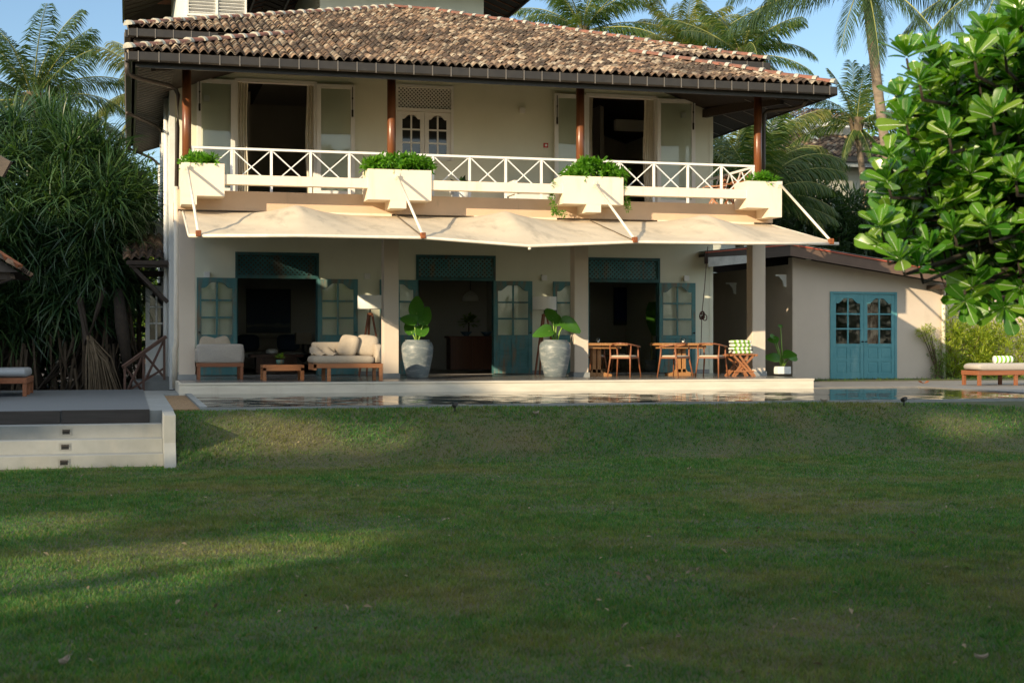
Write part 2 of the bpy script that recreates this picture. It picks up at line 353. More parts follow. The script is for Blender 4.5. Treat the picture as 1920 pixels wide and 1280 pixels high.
# ================================================================ the setting
tag(MB().box(-300, 300, 28.3, 900, -3, -.36).build('ground', SOIL), kind='structure')
def lawn_z(x, y):
    a = min(1, max(0, (y-19.4)/(22.1-19.4))); a = a*a*(3-2*a)
    b = min(1, max(0, (x-.60)/.06)); b = b*b*(3-2*b)
    c = min(1, max(0, (y-20.9)/1.2)) if x < .6 else 1
    bump = .018*math.sin(x*.9+y*.4)+.014*math.sin(x*.35-y*.8+2)
    return -.93+.66*a*b+bump*(1-a)
xs = [-60, -40, -25, -15, -10, -7]+[-5+.25*i for i in range(22)]+[.55, .6, .63, .66, .75, 1.0]+[1.25+.5*i for i in range(40)]+[22, 26, 32, 40, 60]
ys = [-60, -40, -25, -12, -4]+[.5*i for i in range(36)]+[18+.2*i for i in range(21)]+[22.1, 22.23]
mb = MB(); mb.add([(x, y, lawn_z(x, y)) for y in ys for x in xs], [(j*len(xs)+i, j*len(xs)+i+1, (j+1)*len(xs)+i+1, (j+1)*len(xs)+i) for j in range(len(ys)-1) for i in range(len(xs)-1)])
LAWNM = pm('lawn_soil', (.035, .06, .02), (.085, .075, .035), .55, .95, .5, 30)
tag(mb.build('lawn', LAWNM, smooth=True), kind='structure')
# pool: coping at the lawn side, basin, water, paving to the right and beyond
PX1 = 16.6
tag(MB().box(1.05, 60, 22.23, 22.32, -1.1, -.222).box(1.05, 1.16, 22.32, 27.97, -1.1, -.205).build('pool_kerb', CONC), kind='structure')
tag(MB().box(1.16, PX1, 22.32, 27.97, -1.5, -1.3).build('pool_floor', pm('dark_pool_tile', (.02, .035, .04), rough=.4)), kind='structure')
m, n, l, b = _mat('pool_water'); b.inputs['Base Color'].default_value = (.012, .028, .03, 1); b.inputs['Roughness'].default_value = .015; b.inputs['IOR'].default_value = 1.33
b.inputs['Specular IOR Level'].default_value = .75
t = _noise(n, l, 1.0, (2.2, 9, 1), 4, .55); q = n.new('ShaderNodeBump'); q.inputs['Strength'].default_value = .03; q.inputs['Distance'].default_value = .02
l.new(t.outputs[0], q.inputs['Height']); l.new(q.outputs[0], b.inputs['Normal']); WATER = m
nx_, ny_ = 300, 190; wx = np.linspace(1.16, PX1, nx_); wy = np.linspace(22.32, 27.97, ny_); GX, GY = np.meshgrid(wx, wy); GZ = np.full_like(GX, -.218); wr = np.random.default_rng(3)
for _ in range(26):
    L_ = wr.uniform(.16, .6); an = wr.normal(math.pi/2, .45); GZ += .0078*L_/math.sqrt(26)*np.sin(2*np.pi/L_*(GX*math.cos(an)*.6+GY*math.sin(an))+wr.uniform(0, 6.3))
GZ = -.218+(GZ+.218)*np.clip((27.97-GY)/2.5+.25, .25, 1); idx = np.arange(nx_*ny_).reshape(ny_, nx_)
tag(np_obj('pool_water', np.stack([GX, GY, GZ], -1).reshape(-1, 3), np.stack([idx[:-1, :-1], idx[:-1, 1:], idx[1:, 1:], idx[1:, :-1]], -1).reshape(-1, 4), WATER, smooth=True), kind='structure')
tag(MB().box(14.12, 60, 27.97, 33.55, -.9, -.195).box(PX1, 60, 22.32, 27.97, -.9, -.195).box(1.05, 14.12, 27.97, 28.0, -.9, -.23).build('poolside_paving', PAVE), kind='structure')
mb = MB()
for i in range(16): x = 9.2+i*.42; mb.box(x, x+.16, 22.25, 22.312, -.222, -.2195)
tag(mb.build('overflow_drain', BLACK), 'row of dark overflow slots along the lawn edge of the pool', 'drain')
# terrace
tag(MB().box(.98, 14.08, 28.03, 33.3, -.6, 0).build('terrace', TERR), kind='structure')
tag(MB().box(.93, 14.12, 28.0, 28.03, -.6, -.012).box(.93, .98, 28.03, 30.1, -.6, -.012).box(14.08, 14.12, 28.03, 33.2, -.6, -.012)
    .box(.92, 14.13, 27.985, 28.0, -.045, -.012).build('terrace_edge', TRAV), kind='structure')
# gravel strip, concrete path, deck, steps
tag(MB().box(.64, 1.05, 22.2, 27.9, -.9, -.24).build('gravel_bed', pm('tan_gravel', (.33, .22, .11), (.16, .10, .06), 35, .95, .8, 45)), kind='structure')
tag(MB().box(.30, .64, 21.45, 29.9, -.9, -.21).box(.64, .93, 27.9, 29.9, -.9, -.21).build('path', CONC), kind='structure')
tag(MB().box(-14, .30, 21.45, 30.4, -.5, -.2).build('deck', DECK), kind='structure')
d = MB().box(-14, X(114, 21.4)-.01, 21.41, 21.45, -.385, -.203).box(X(114, 21.4)+.01, .30, 21.40, 21.45, -.385, -.197)
tag(d.build('deck_edge', DECKD, bevel=.004), kind='structure')
mb = MB()
for k in range(3): mb.box(-14, .47, 21.42-.36*(k+1), 21.45-.36*k if k else 21.45, -1.2, -.39-.185*k)
tag(mb.build('garden_steps', CONC, bevel=.006), 'pale concrete steps down from the dark deck, each riser with a recessed lamp', 'steps')
tag(MB().prism([(21.45, -.205), (20.15, -.205-.02), (20.15, -.6), (19.6, -1.2), (21.45, -1.2)], .47, .63, 'x').box(.30, .47, 21.44, 21.45, -1.1, -.21).build('step_wall', CONC, bevel=.01),
    'pale concrete side wall ending the garden steps beside the lawn', 'wall')
for k, (px, lb) in enumerate(((124, 'recessed metal step lamp in the top riser, just under the dark deck'), (122, 'recessed metal step lamp in the middle concrete riser'), (120, 'recessed metal step lamp in the lowest riser, just above the grass'))):
    Y = 21.42-.36*(k+1); z = -.39-.185*k-.09; x = X(px, Y)
    t = thing('step_lamp', lb, 'lamp', (x, Y, z), 0, 'recessed step lamps')
    MB().box(-.075, .075, -.006, .0, .03, .05).box(-.075, .075, -.006, 0, -.05, -.036).box(-.075, -.05, -.006, 0, -.036, .03).box(.05, .075, -.006, 0, -.036, .03).build('frame', pm('steel', (.28, .28, .27), rough=.4, metal=.6), t)
    MB().box(-.05, .05, -.003, 0, -.036, .03).build('recess', BLACK, t); MB().prism([(-.003, .01), (-.02, .004), (-.02, .014), (-.003, .03)], -.05, .05, 'x').build('hood', GUTTER, t)

# ================================================================ the villa
YC, YW, YE = 30.25, 33.3, 28.95
villa = thing('villa', 'two storey cream villa with a weathered clay tile roof, balcony and canvas awning', 'house', (7.5, 33.3, 0))
def V_(mb, name, mat, par=None, **k): return mb.build(name, mat, par or villa, w=True, **k)
XL, XR = 1.02, 13.95
COLX = [1.33, 5.571, 9.81, 14.05]
# ground floor wall with its three openings
OP = [(441, 598, 473, 523), (780, 929, 476, 527), (1100, 1237, 481, 531)]
OPX = [(X(a, YW), X(b, YW)) for a, b, c, d in OP]; ZT = 2.82; ZD = 2.22
mb = MB(); x = XL
for a, b in OPX: mb.box(x, a, YW, YW+.22, 0, 3.47); mb.box(a, b, YW, YW+.22, ZT, 3.47); x = b
mb.box(x, XR, YW, YW+.22, 0, 3.47); V_(mb, 'wall', CREAM)
V_(MB().box(XL, OPX[0][0], YW-.015, YW, 0, .09).box(OPX[0][1], OPX[1][0], YW-.015, YW, 0, .09).box(OPX[1][1], OPX[2][0], YW-.015, YW, 0, .09).box(OPX[2][1], XR, YW-.015, YW, 0, .09), 'skirting', PLINTH)
# upper wall
UP = [(440, 594, 150), (742, 850, 160), (1099, 1233, 178)]
UPX = [(X(a, YW), X(b, YW), Z(.5*(a+b), c, YW)) for a, b, c in UP]; ZU = 3.87
mb = MB(); x = XL
for i, (a, b, zt) in enumerate(UPX):
    zb = ZU if i != 1 else Z(796, 300, YW)
    mb.box(x, a, YW, YW+.22, ZU, 7.6); mb.box(a, b, YW, YW+.22, zt, 7.6)
    if i == 1: mb.box(a, b, YW, YW+.22, ZU, zb)
    x = b
mb.box(x, XR, YW, YW+.22, ZU, 7.6); V_(mb, 'upper_wall', CREAM)
V_(MB().box(.90, XL, YW-.02, 43, -.3, 7.7), 'side_wall', WHITEWALL)
V_(MB().box(XR, XR+.1, YW-.01, 43, -.3, 7.7), 'side_wall', CREAM)
V_(MB().box(.90, XR+.1, 43, 43.2, -.3, 7.7), 'back_wall', CREAM)
# rooms behind the openings
mb = MB().box(XL, XR, 39.5, 39.6, 0.01, 3.47).box(5.05, 5.17, YW+.22, 39.5, .01, 3.47).box(9.15, 9.27, YW+.22, 36.9, .01, 3.47)
mb.box(6.62, 6.95, 38.2, 38.5, .01, 3.47).box(7.45, 7.75, 38.2, 38.5, .01, 3.47)
mb.box(XL, XR, 39.5, 39.6, 3.9, 7.2).box(5.0, 5.1, YW+.22, 39.5, 3.9, 7.2).box(9.3, 9.4, YW+.22, 39.5, 3.9, 7.2).box(12.2, 12.3, 36.6, 39.5, 3.9, 7.2).box(2.9, 3.0, 37.0, 39.5, 3.9, 7.2)
V_(mb, 'room_wall', INTER)
V_(MB().box(XL, XR, YW, 39.5, -.2, .008).box(XL, XR, YW+.22, 39.5, 3.5, ZU).box(XL, XR, YW+.22, 39.6, 7.2, 7.3), 'room_floor', INTDARK)
# balcony slab, ceiling of the terrace, columns
V_(MB().box(.98, 14.15, 30.08, YW, 3.47, ZU), 'balcony_slab', TAN)
for a, b in ((518, 735), (890, 1045), (1235, 1415)): V_(MB().box(X(a, 30.0), X(b, 30.0), 30.03, 30.08, 3.40, 3.47), 'drip_ledge', PEACH)
for i, xr in enumerate(COLX):
    c = V_(MB().box(xr-.32, xr, YC, YC+.32, .1, 3.47), 'column', COLUMNP, bevel=.006)
    V_(MB().box(xr-.345, xr+.025, YC-.025, YC+.345, 0, .1), 'plinth', PLINTH, c)
    xc = X((350, 734, 1088, 1421)[i], 30.4)
    V_(MB().tube([(xc, 30.4, ZU), (xc, 30.4, 6.5)], .092, 20), 'post', POSTW, smooth=True)
# planter boxes and the beams between them
PB = [(340, 421, 306, 367, 340, 369, 383), (690-8, 809, 318, 375, 732, 762, 390.5), (1056, 1169, 331, 383, 1100, 1127, 398), (1401, 1466, 340, 390, 1442, 1466, 407)]
PBOX = []
for i, (a, b, c, d, e, f, g) in enumerate(PB):
    Y = 29.4; mp = .5*(a+b); x0, x1 = X(a, Y), X(b, Y); z1, z0, zl = Z(mp, c, Y), Z(mp, d, Y), Z(.5*(e+f), g, Y)
    if i in (1, 2): x0 = X(a+8 if i == 1 else a, Y)
    mb = MB().box(x0, x1, Y, Y+.06, z0, z1).box(x0, x1, Y+.64, Y+.70, z0, z1).box(x0, x0+.06, Y+.06, Y+.64, z0, z1).box(x1-.06, x1, Y+.06, Y+.64, z0, z1)
    mb.box(x0+.06, x1-.06, Y+.06, Y+.64, z0, z0+.1).box(X(e, Y), X(f, Y), Y+.003, 30.08, zl, z0)
    p = V_(mb, 'planter_box', PEACH)
    V_(MB().box(x0+.06, x1-.06, Y+.06, Y+.64, z0+.1, z1-.05), 'soil', SOIL, p)
    V_(MB().box(X((351, 745, 1115, 1462)[i], Y)-.06, X((351, 745, 1115, 1462)[i], Y)+.06, Y-.012, Y, Z(mp, (312, 330, 345, 345)[i], Y)-.075, Z(mp, (312, 330, 345, 345)[i], Y)+.07), 'mounting_plate', RODW, p)
    PBOX.append((x0, x1, z1))
for i in range(3):
    V_(MB().box(PBOX[i][1], PBOX[i+1][0], 29.44, 29.66, 3.94, 4.135), 'balcony_beam', PEACH)
# railing: handrail, uprights, crossed bars, one bay between each two posts
pxs = [X(p, 30.4) for p in (350, 734, 1088, 1421)]
for i in range(3):
    a, b = pxs[i]+.09, pxs[i+1]-.09; ZR = 4.80
    r = V_(MB().box(a, b, 30.36, 30.42, ZR-.045, ZR+.005), 'railing', METALW, bevel=.006)
    mb = MB(); n_ = 5; dx = (b-a)/n_
    for k in range(n_+1):
        xx = min(max(a+k*dx, a+.03), b-.03); V_(MB().box(xx-.026, xx+.026, 30.37, 30.41, ZU, ZR-.045), 'upright', METALW, r)
    for k in range(n_):
        x0, x1 = a+k*dx+.04, a+(k+1)*dx-.04
        V_(MB().bar((x0, 30.392, ZR-.06), (x1, 30.392, 4.08), .024, .024), 'crossed_bar', METALW, r); V_(MB().bar((x0, 30.39, 4.08), (x1, 30.39, ZR-.06), .022, .022), 'crossed_bar', METALW, r)
r = V_(MB().box(13.86, 13.91, 30.45, YW-.1, ZU+.88, ZU+.93), 'railing', METALW)
for k in range(4): V_(MB().bar((13.885, 30.6+k*.65, ZU+.9), (13.885, 31.2+k*.65, ZU+.1), .022), 'crossed_bar', METALW, r); V_(MB().bar((13.883, 30.6+k*.65, ZU+.1), (13.883, 31.2+k*.65, ZU+.9), .02), 'crossed_bar', METALW, r)
# ---- doors
def arch_rail(mb, x0, x1, ztop, drop_mid, drop_side, y0, y1):
    n_ = 24; pts = [(x0, ztop), (x1, ztop)]
    for i in range(n_+1):
        t = 1-i/n_; s = abs(2*t-1); f = 0 if s < .25 else (1 if s > .86 else (.5-.5*math.cos(math.pi*(s-.25)/.61)))
        pts.append((x0+(x1-x0)*t, ztop-drop_mid-(drop_side-drop_mid)*f))
    mb.prism(pts, y0, y1)
def door_leaf(par, hinge, w_, h, rz, mat, glass, sx=1, kind='panel', handle=True, label=None):
    t = .02; mb = MB(); B = lambda a, b, c, d, y0=-t, y1=t: mb.box(min(a*sx, b*sx), max(a*sx, b*sx), y0, y1, c, d)
    sw = .10; gz = h*.415 if kind == 'panel' else h*(.07 if kind == 'window' else .13)
    B(0, sw, 0, h); B(w_-sw, w_, 0, h); B(sw, w_-sw, 0, .14 if kind != 'window' else .01); B(sw, w_-sw, gz-.09, gz)
    if kind == 'window':
        a, b = sorted((sw*sx, (w_-sw)*sx)); arch_rail(mb, a, b, h, .07, .17, -t, t); B(w_/2-.02, w_/2+.02, gz, h-.08, -.015, .015)
        for k in (1, 2): z_ = gz+(h-.1-gz)/3*k; B(sw, w_-sw, z_-.02, z_+.02, -.013, .013)
    elif kind == 'panel':
        a, b = sorted((sw*sx, (w_-sw)*sx)); arch_rail(mb, a, b, h, .10, .235, -t, t)
        B(w_/2-.022, w_/2+.022, gz, h-.1, -.015, .015)
        rows = 3; gh = (h-.12-gz)/rows
        for k in (1, 2): B(sw, w_-sw, gz+gh*k-.02, gz+gh*k+.02, -.013, .013)
        B(w_/2-.035, w_/2+.035, .14, gz-.09, -.018, .018); zm = .14+(gz-.23)*.5
        B(sw, w_-sw, zm-.035, zm+.035, -.017, .017)
        for cx in ((sw, w_/2-.035), (w_/2+.035, w_-sw)):
            for cz in ((.14, zm-.035), (zm+.035, gz-.09)):
                B(cx[0], cx[1], cz[0], cz[1], -.006, .006); B(cx[0]+.035, cx[1]-.035, cz[0]+.04, cz[1]-.04, -.013, .013)
    else:
        B(sw, w_-sw, h-.10, h); B(sw, w_-sw, .14, gz-.09, -.008, .008)
    d = mb.build('door', mat, par, bevel=.004); d.location = Vector(hinge)-OFF[par.name]; d.rotation_euler.z = rz; OFF[d.name] = Vector((0, 0, 0))
    if label: d['label'] = label
    g = MB(); a, b = sorted((sw*sx, (w_-sw)*sx)); g.box(a+.001, b-.001, -.004, .004, gz+.001, h-.11); g.build('pane', glass, d)
    if handle:
        hx = (w_-.05)*sx; hm = MB().lathe([(.018, 0), (.018, .01), (.008, .02), (.008, .04), (.02, .05), (.02, .065), (.001, .07)], (0, 0, 0), 12)
        hm.v = [(hx+v[0], -.02-v[2], .44*h+v[1]) for v in hm.v]; hm.build('handle', BLACK, d, smooth=True)
    return d
def lattice(mb, x0, x1, z0, z1, y, p, wd, dp):
    w_, h = x1-x0, z1-z0; c = -h
    while c < w_:
        a = max(0, c); b = min(w_, c+h)
        if b-a > .01:
            mb.bar((x0+a, y, z0+a-c), (x0+b, y, z0+b-c), wd, dp, (0, 1, 0)); mb.bar((x0+a, y+.004, z1-(a-c)), (x0+b, y+.004, z1-(b-c)), wd, dp, (0, 1, 0))
        c += p
for i, (a, b) in enumerate(OPX):
    f = V_(MB().box(a, a+.06, YW-.03, YW+.12, 0, ZT).box(b-.06, b, YW-.03, YW+.12, 0, ZT).box(a+.06, b-.06, YW-.028, YW+.12, ZT-.07, ZT).box(a+.06, b-.06, YW-.028, YW+.12, ZD, ZD+.08), 'door_frame', BLUED)
    mb = MB(); lattice(mb, a+.06, b-.06, ZD+.08, ZT-.07, YW+.03, .105, .036, .02); V_(mb, 'lattice', BLUE if i else BLUED, f)
    V_(MB().box(a+.06, b-.06, YW+.09, YW+.1, ZD+.08, ZT-.07), 'backing', pm('lattice_backing', (.06, .045, .03), rough=.9), f)
# leaves folded back against the wall: (hinge px, free edge px)
for hp, fp, lb in ((444, 369, None), (596, 671, None), (783, 712, None), (926, 998, None), (1104, 1037, None), (1236, 1304, None)):
    xh, xf = X(hp, YW-.08), X(fp, YW-.12); sx = 1 if xf > xh else -1; wd = abs(xf-xh)
    door_leaf(villa, (xh, YW-.07, .02), wd, 2.20, -sx*.05, BLUE, GLASS, sx)
# balcony doors: white frames, glazed leaves folded back, curtains, a lattice over the middle pair
for i in (0, 2):
    a, b, zt = UPX[i]
    V_(MB().box(a, a+.07, YW-.03, YW+.14, ZU, zt).box(b-.07, b, YW-.03, YW+.14, ZU, zt).box(a+.07, b-.07, YW-.028, YW+.14, zt-.08, zt), 'door_frame', WHITE)
    for s, (ca, cb) in ((0, ((441, 464), (571, 593))[0] if i == 0 else (1099, 1109)), (1, (571, 593) if i == 0 else (1203, 1231))):
        xa, xb = X(ca, YW+.2)+.03, X(cb, YW+.2); k = max(3, int((xb-xa)/.055))
        def cf(u, v, xa=xa, xb=xb, zt=zt, k=k, s=s):
            z = ZU+.02+(zt-.1-ZU)*v; sq = 1-.12*math.sin(math.pi*min(1, max(0, v)))*(1 if s else -1)*(u if s == 0 else (1-u))
            return (xa+(xb-xa)*u+.02*math.sin(7*v+s), YW+.11+.035*math.sin(2*math.pi*k*u+1.3*v), z)
        V_(MB().grid(cf, k*8, 14), 'curtain', CURT, smooth=True)
for hp, fp, i in ((441, 369, 0), (594, 666, 0), (1099, 1040, 2), (1232, 1304, 2)):
    xh, xf = X(hp, YW-.08), X(fp, YW-.14); sx = 1 if xf > xh else -1
    d = door_leaf(villa, (xh, YW-.07, ZU+.02), abs(xf-xh), UPX[i][2]-ZU-.08, -sx*.06, WHITE, GLASSR, sx, 'plain')
    z = UPX[i][2]-ZU-.08; wd = abs(xf-xh)
    mb = MB().tube([((wd-.06)*sx, -.035, z-.05), ((wd-.06)*sx, -.035, z-.75)], .009, 6).tube([((wd-.06)*sx, -.035, z-.58), ((wd-.06)*sx, -.035, z-.74)], .022, 8).tube([((wd-.06)*sx, -.035, z-.30), ((wd-.06)*sx, -.035, z-.33)], .018, 8)
    mb.build('bolt', BLACK, d)
a, b, zt = UPX[1]; zb = Z(796, 300, YW); zm = Z(796, 206, YW)
f = V_(MB().box(a, a+.06, YW-.03, YW+.1, zb, zt).box(b-.06, b, YW-.03, YW+.1, zb, zt).box(a+.06, b-.06, YW-.028, YW+.1, zt-.07, zt).box(a+.06, b-.06, YW-.028, YW+.1, zm-.05, zm+.03), 'window_frame', WHITE)
mb = MB(); lattice(mb, a+.06, b-.06, zm+.03, zt-.07, YW+.02, .088, .026, .016); V_(mb, 'lattice', WHITE, f)
V_(MB().box(a+.06, b-.06, YW+.09, YW+.1, zm+.03, zt-.07), 'backing', pm('dim_backing', (.06, .055, .05), rough=.9), f)
hw = (b-a-.12)/2
for s in (0, 1): door_leaf(villa, (a+.06 if s == 0 else b-.06, YW+.03, zb+.01), hw-.004, zm-zb-.07, 0, WHITE, DARKGLASS, 1 if s == 0 else -1, 'window', handle=False)
# fittings on the walls
for px, py in ((388, 515), (688, 518), (1019, 521), (1285, 522), (978, 208), (387, 186), (1280, 217)):
    p = at(px, py, YW); y1 = YW if px not in (387, 1280) else YW
    l_ = V_(MB().box(p.x-.065, p.x+.065, YW-.10, YW-.02, p.z-.065, p.z+.065), 'wall_light', WHITE, bevel=.005); V_(MB().box(p.x-.045, p.x+.045, YW-.02, YW, p.z-.045, p.z+.045), 'back_plate', WHITE, l_)
p = at(1023, 273, YW); l_ = V_(MB().box(p.x-.055, p.x+.055, YW-.04, YW, p.z-.055, p.z+.055), 'alarm_button', REDBTN, bevel=.006); V_(MB().box(p.x-.028, p.x+.028, YW-.045, YW-.04, p.z-.028, p.z+.028), 'push_plate', WHITE, l_)
p = at(1172, 236, 36.5); l_ = V_(MB().box(p.x-.3, p.x+.5, 36.4, 36.6, p.z-.14, p.z+.16), 'air_conditioner', WHITE, bevel=.03); V_(MB().box(p.x-.26, p.x+.46, 36.34, 36.4, p.z-.16, p.z-.10), 'louvre', WHITE, l_)
# ---- awning: front bar with fabric panels and rods
YB = 26.8
BAR = [at(354, 442, YB), at(560, 442, YB), at(793, 446, YB), at(993, 461.5, YB), at(1190, 454, YB), at(1400, 456.5, YB), at(1572, 457, YB)]
aw = V_(MB().tube(BAR, .032, 10), 'awning', RODW, smooth=True, label=None) if False else V_(MB().tube(BAR, .032, 10), 'awning', RODW, smooth=True)
def barz(x):
    for p, q in zip(BAR, BAR[1:]):
        if p.x <= x <= q.x or q is BAR[-1] or x < BAR[0].x: return p.z+(q.z-p.z)*(x-p.x)/(q.x-p.x)
seam_t = [X(343, 30.06), X(742, 30.06), X(1103, 30.06), 14.1]; seam_b = [BAR[0].x+.02, X(792, YB), X(1189, YB), BAR[-1].x-.05]
hump_t = [X(556, 29.5), X(948, 29.5), X(1318, 29.5)]; hump_b = [X(574, YB), X(988, YB), X(1386, YB)]
for i in range(3):
    t0, t1, b0, b1 = seam_t[i], seam_t[i+1], seam_b[i], seam_b[i+1]; ht, hb = hump_t[i], hump_b[i]
    def aw_f(u, v, i=i, t0=t0, t1=t1, b0=b0, b1=b1, ht=ht, hb=hb):
        x0 = t0+(b0-t0)*v; x1 = t1+(b1-t1)*v; xh = ht+(hb-ht)*v
        x = x0+(xh-x0)*(u/.5) if u < .5 else xh+(x1-xh)*((u-.5)/.5)
        y = 30.07+(YB-30.07)*v; zb_ = barz(x)+.02; z = 3.43+(zb_-3.43)*v
        s = u/.5 if u < .5 else (1-u)/.5
        rise = .33*math.sin(math.pi*min(1, v**.75))*(1-v)**.25 if 0 < v < 1 else 0
        crest = s**2.2 if u < .5 else s**1.6
        z += rise*crest-.07*math.sin(math.pi*v)*math.sin(math.pi*s)**2
        z += .006*math.sin(9*x+5*y)*math.sin(math.pi*v)
        return (x, y, z)
    V_(MB().grid(aw_f, 48, 20), 'fabric', CANVAS, aw, smooth=True)
V_(MB().tube([(seam_t[0], 30.06, 3.42), (BAR[0].x, YB, BAR[0].z)], .022, 8), 'side_rail', RODW, aw); V_(MB().tube([(seam_t[3], 30.06, 3.42), (BAR[-1].x-.05, YB, BAR[-1].z)], .022, 8), 'side_rail', RODW, aw)
for i, (px, py, qx, qy) in enumerate(((351, 312, 372, 437), (745, 330, 793, 441), (1115, 345, 1190, 449), (1462, 345, 1558, 452))):
    p, q = at(px, py, 29.39), at(qx, qy, YB)
    V_(MB().tube([p, q], .027, 10), 'rod', RODW, aw, smooth=True); V_(MB().box(q.x-.05, q.x+.05, YB-.05, YB+.05, q.z-.065, q.z+.05), 'rusty_bracket', RUST, aw, bevel=.012)
    V_(MB().tube([(p.x, 29.40, p.z), (p.x, 29.33, p.z)], .04, 8), 'rod_socket', RODW, aw)
for k in (1, 2):
    V_(MB().tube([(seam_t[k], 30.05, 3.445), ((seam_t[k]+seam_b[k])/2, (30.05+YB)/2, (3.45+barz(seam_b[k]))/2+.012), (seam_b[k], YB, barz(seam_b[k])+.03)], .011, 6), 'panel_seam', pm('dark_seam', (.12, .09, .06), rough=.9), aw)
p = at(993, 463, YB); V_(MB().tube([p, (p.x, p.y, p.z-.05)], .03, 8), 'bar_end', RODW, aw)
# ---- roof
SL = .335; sl_n = math.hypot(1, SL); ZE = 6.43; RX0, RX1 = 0.02, 15.08; Y2 = 32.4; AP = 7.02
def tpl_tile(p=.178, L=.28):
    vs = []; k = 8
    for v, dz in ((-.0, -.016), (0, .0), (L*.5, -.012), (L, -.028)):
        for i in range(k+1):
            u = i/k; vs.append(((u-.5)*p*1.03, v, .024+.078*(.5-.5*math.cos(2*math.pi*u))**.85+dz))
    fs = [(r*(k+1)+i, r*(k+1)+i+1, (r+1)*(k+1)+i+1, (r+1)*(k+1)+i) for r in range(3) for i in range(k)]
    return np.array(vs), np.array(fs)
TT = tpl_tile()
def tiled(org, ux, vx, D, rng, p=.178, ex=.2):
    """rows of tiles up a slope: org corner, ux unit along the eave, vx unit up the slope, rng(d)->(x0,x1)"""
    ux, vx = np.array(ux, float), np.array(vx, float); nx = np.cross(ux, vx); pos = []
    for r in range(int(D/ex)+1):
        d = r*ex; x0, x1 = rng(d); k0, k1 = math.ceil(x0/p), math.floor(x1/p)
        for k in range(k0, k1+1): pos.append((k*p, d))
    pos = np.array(pos); n_ = len(pos)
    jit = RNG.normal(0, .008, (n_, 2)); P = np.array(org)+np.outer(pos[:, 0]+jit[:, 0], ux)+np.outer(pos[:, 1]+jit[:, 1]*1.5, vx)+np.outer(RNG.normal(0, .005, n_), nx)
    a = RNG.normal(0, .045, n_); b_ = RNG.normal(0, .02, n_); ca, sa = np.cos(a)[:, None], np.sin(a)[:, None]
    Xv = ux*ca+vx*sa; Yv = vx*ca-ux*sa+nx*b_[:, None]; Nv = np.cross(Xv, Yv)
    return scatter(TT[0], TT[1], np.stack([Xv, Yv, Nv], -1), P)
up = (0, 1/sl_n, SL/sl_n); cs = 1/sl_n; W = RX1-RX0
parts = [tiled((RX0, YE, ZE), (1, 0, 0), up, (Y2-YE)*sl_n, lambda d: (d*cs+.05, W-d*cs-.05)),
         tiled((RX0, Y2, ZE+SL*(Y2-YE)+.03), (1, 0, 0), up, AP*sl_n, lambda d: (d*cs+.05, W-d*cs-.05) if d > 3.6 else (d*cs+.05, W-d*cs-.05))]
sd = 14.0
lw = (cs, 0, SL/sl_n); rw = (-cs, 0, SL/sl_n)
parts += [tiled((RX0, YE+sd, ZE), (0, -1, 0), lw, 3.3*sl_n, lambda d: (0, sd-d*cs-.05)), tiled((RX0, Y2+11, ZE+SL*(Y2-YE)+.03), (0, -1, 0), lw, AP*sl_n, lambda d: (0, 11-d*cs-.05)),
          tiled((RX1, YE, ZE), (0, 1, 0), rw, 3.3*sl_n, lambda d: (d*cs+.05, sd)), tiled((RX1, Y2, ZE+SL*(Y2-YE)+.03), (0, 1, 0), rw, AP*sl_n, lambda d: (d*cs+.05, 11))]
roof = np_obj('roof', *merge(parts), TILE, villa, smooth=True)
def hip_z(t, tier): return ZE+SL*t+(SL*(Y2-YE)+.03 if tier else 0)
mb = MB(); zb = ZE-.02; zu = ZE+SL*(Y2-YE)+.0; tl = Y2-YE
def quadp(*p): mb.add(p, [tuple(range(len(p)))])
quadp((RX0, YE, zb), (RX1, YE, zb), (RX1-tl, Y2, zb+SL*tl), (RX0+tl, Y2, zb+SL*tl)); quadp((RX0, YE, zb), (RX0+tl, Y2, zb+SL*tl), (RX0+tl, YE+sd, zb+SL*tl), (RX0, YE+sd, zb)); quadp((RX1, YE, zb), (RX1, YE+sd, zb), (RX1-tl, YE+sd, zb+SL*tl), (RX1-tl, Y2, zb+SL*tl))
quadp((RX0, Y2, zu), (RX1, Y2, zu), (RX1-AP, Y2+AP, zu+SL*AP), (RX0+AP, Y2+AP, zu+SL*AP)); quadp((RX0, Y2, zu), (RX0+AP, Y2+AP, zu+SL*AP), (RX0+AP, Y2+11, zu+SL*AP), (RX0, Y2+11, zu)); quadp((RX1, Y2, zu), (RX1, Y2+11, zu), (RX1-AP, Y2+11, zu+SL*AP), (RX1-AP, Y2+AP, zu+SL*AP))
quadp((RX0, YE+sd, zb), (RX1, YE+sd, zb), (RX1-AP, YE+sd, zu+SL*AP), (RX0+AP, YE+sd, zu+SL*AP))
V_(mb, 'underlay', TILEBED, roof)
def ridge(p, q, seg=.40):
    p, q = Vector(p), Vector(q); L = (q-p).length; d = (q-p)/L; k = int(L/seg); a = MB(); m_ = MB()
    side = d.cross(Vector((0, 0, 1))).normalized(); nn = side.cross(d)
    for i in range(k):
        s0, s1 = p+d*(i*L/k), p+d*((i+1)*L/k+.02); j = random.uniform(-.012, .012)
        for mb_, r0, r1, e0, e1 in ((a, .115, .095, s0, s1), (m_, .135, .125, s0-d*.035, s0+d*.06)):
            vs = []
            for e, r in ((e0, r0), (e1, r1)):
                for g in range(9):
                    t = math.pi*g/8; vs.append(e+side*(math.cos(t)*r)+nn*(math.sin(t)*r*.8+j))
            mb_.add(vs, [(g, g+1, 10+g, 9+g) for g in range(8)]+[tuple(range(8, -1, -1)), tuple(range(9, 18))])
    r = V_(a, 'ridge_caps', RIDGE, roof, smooth=False); V_(m_, 'mortar', MORTAR, roof)
z2 = hip_z(0, 1)+.05
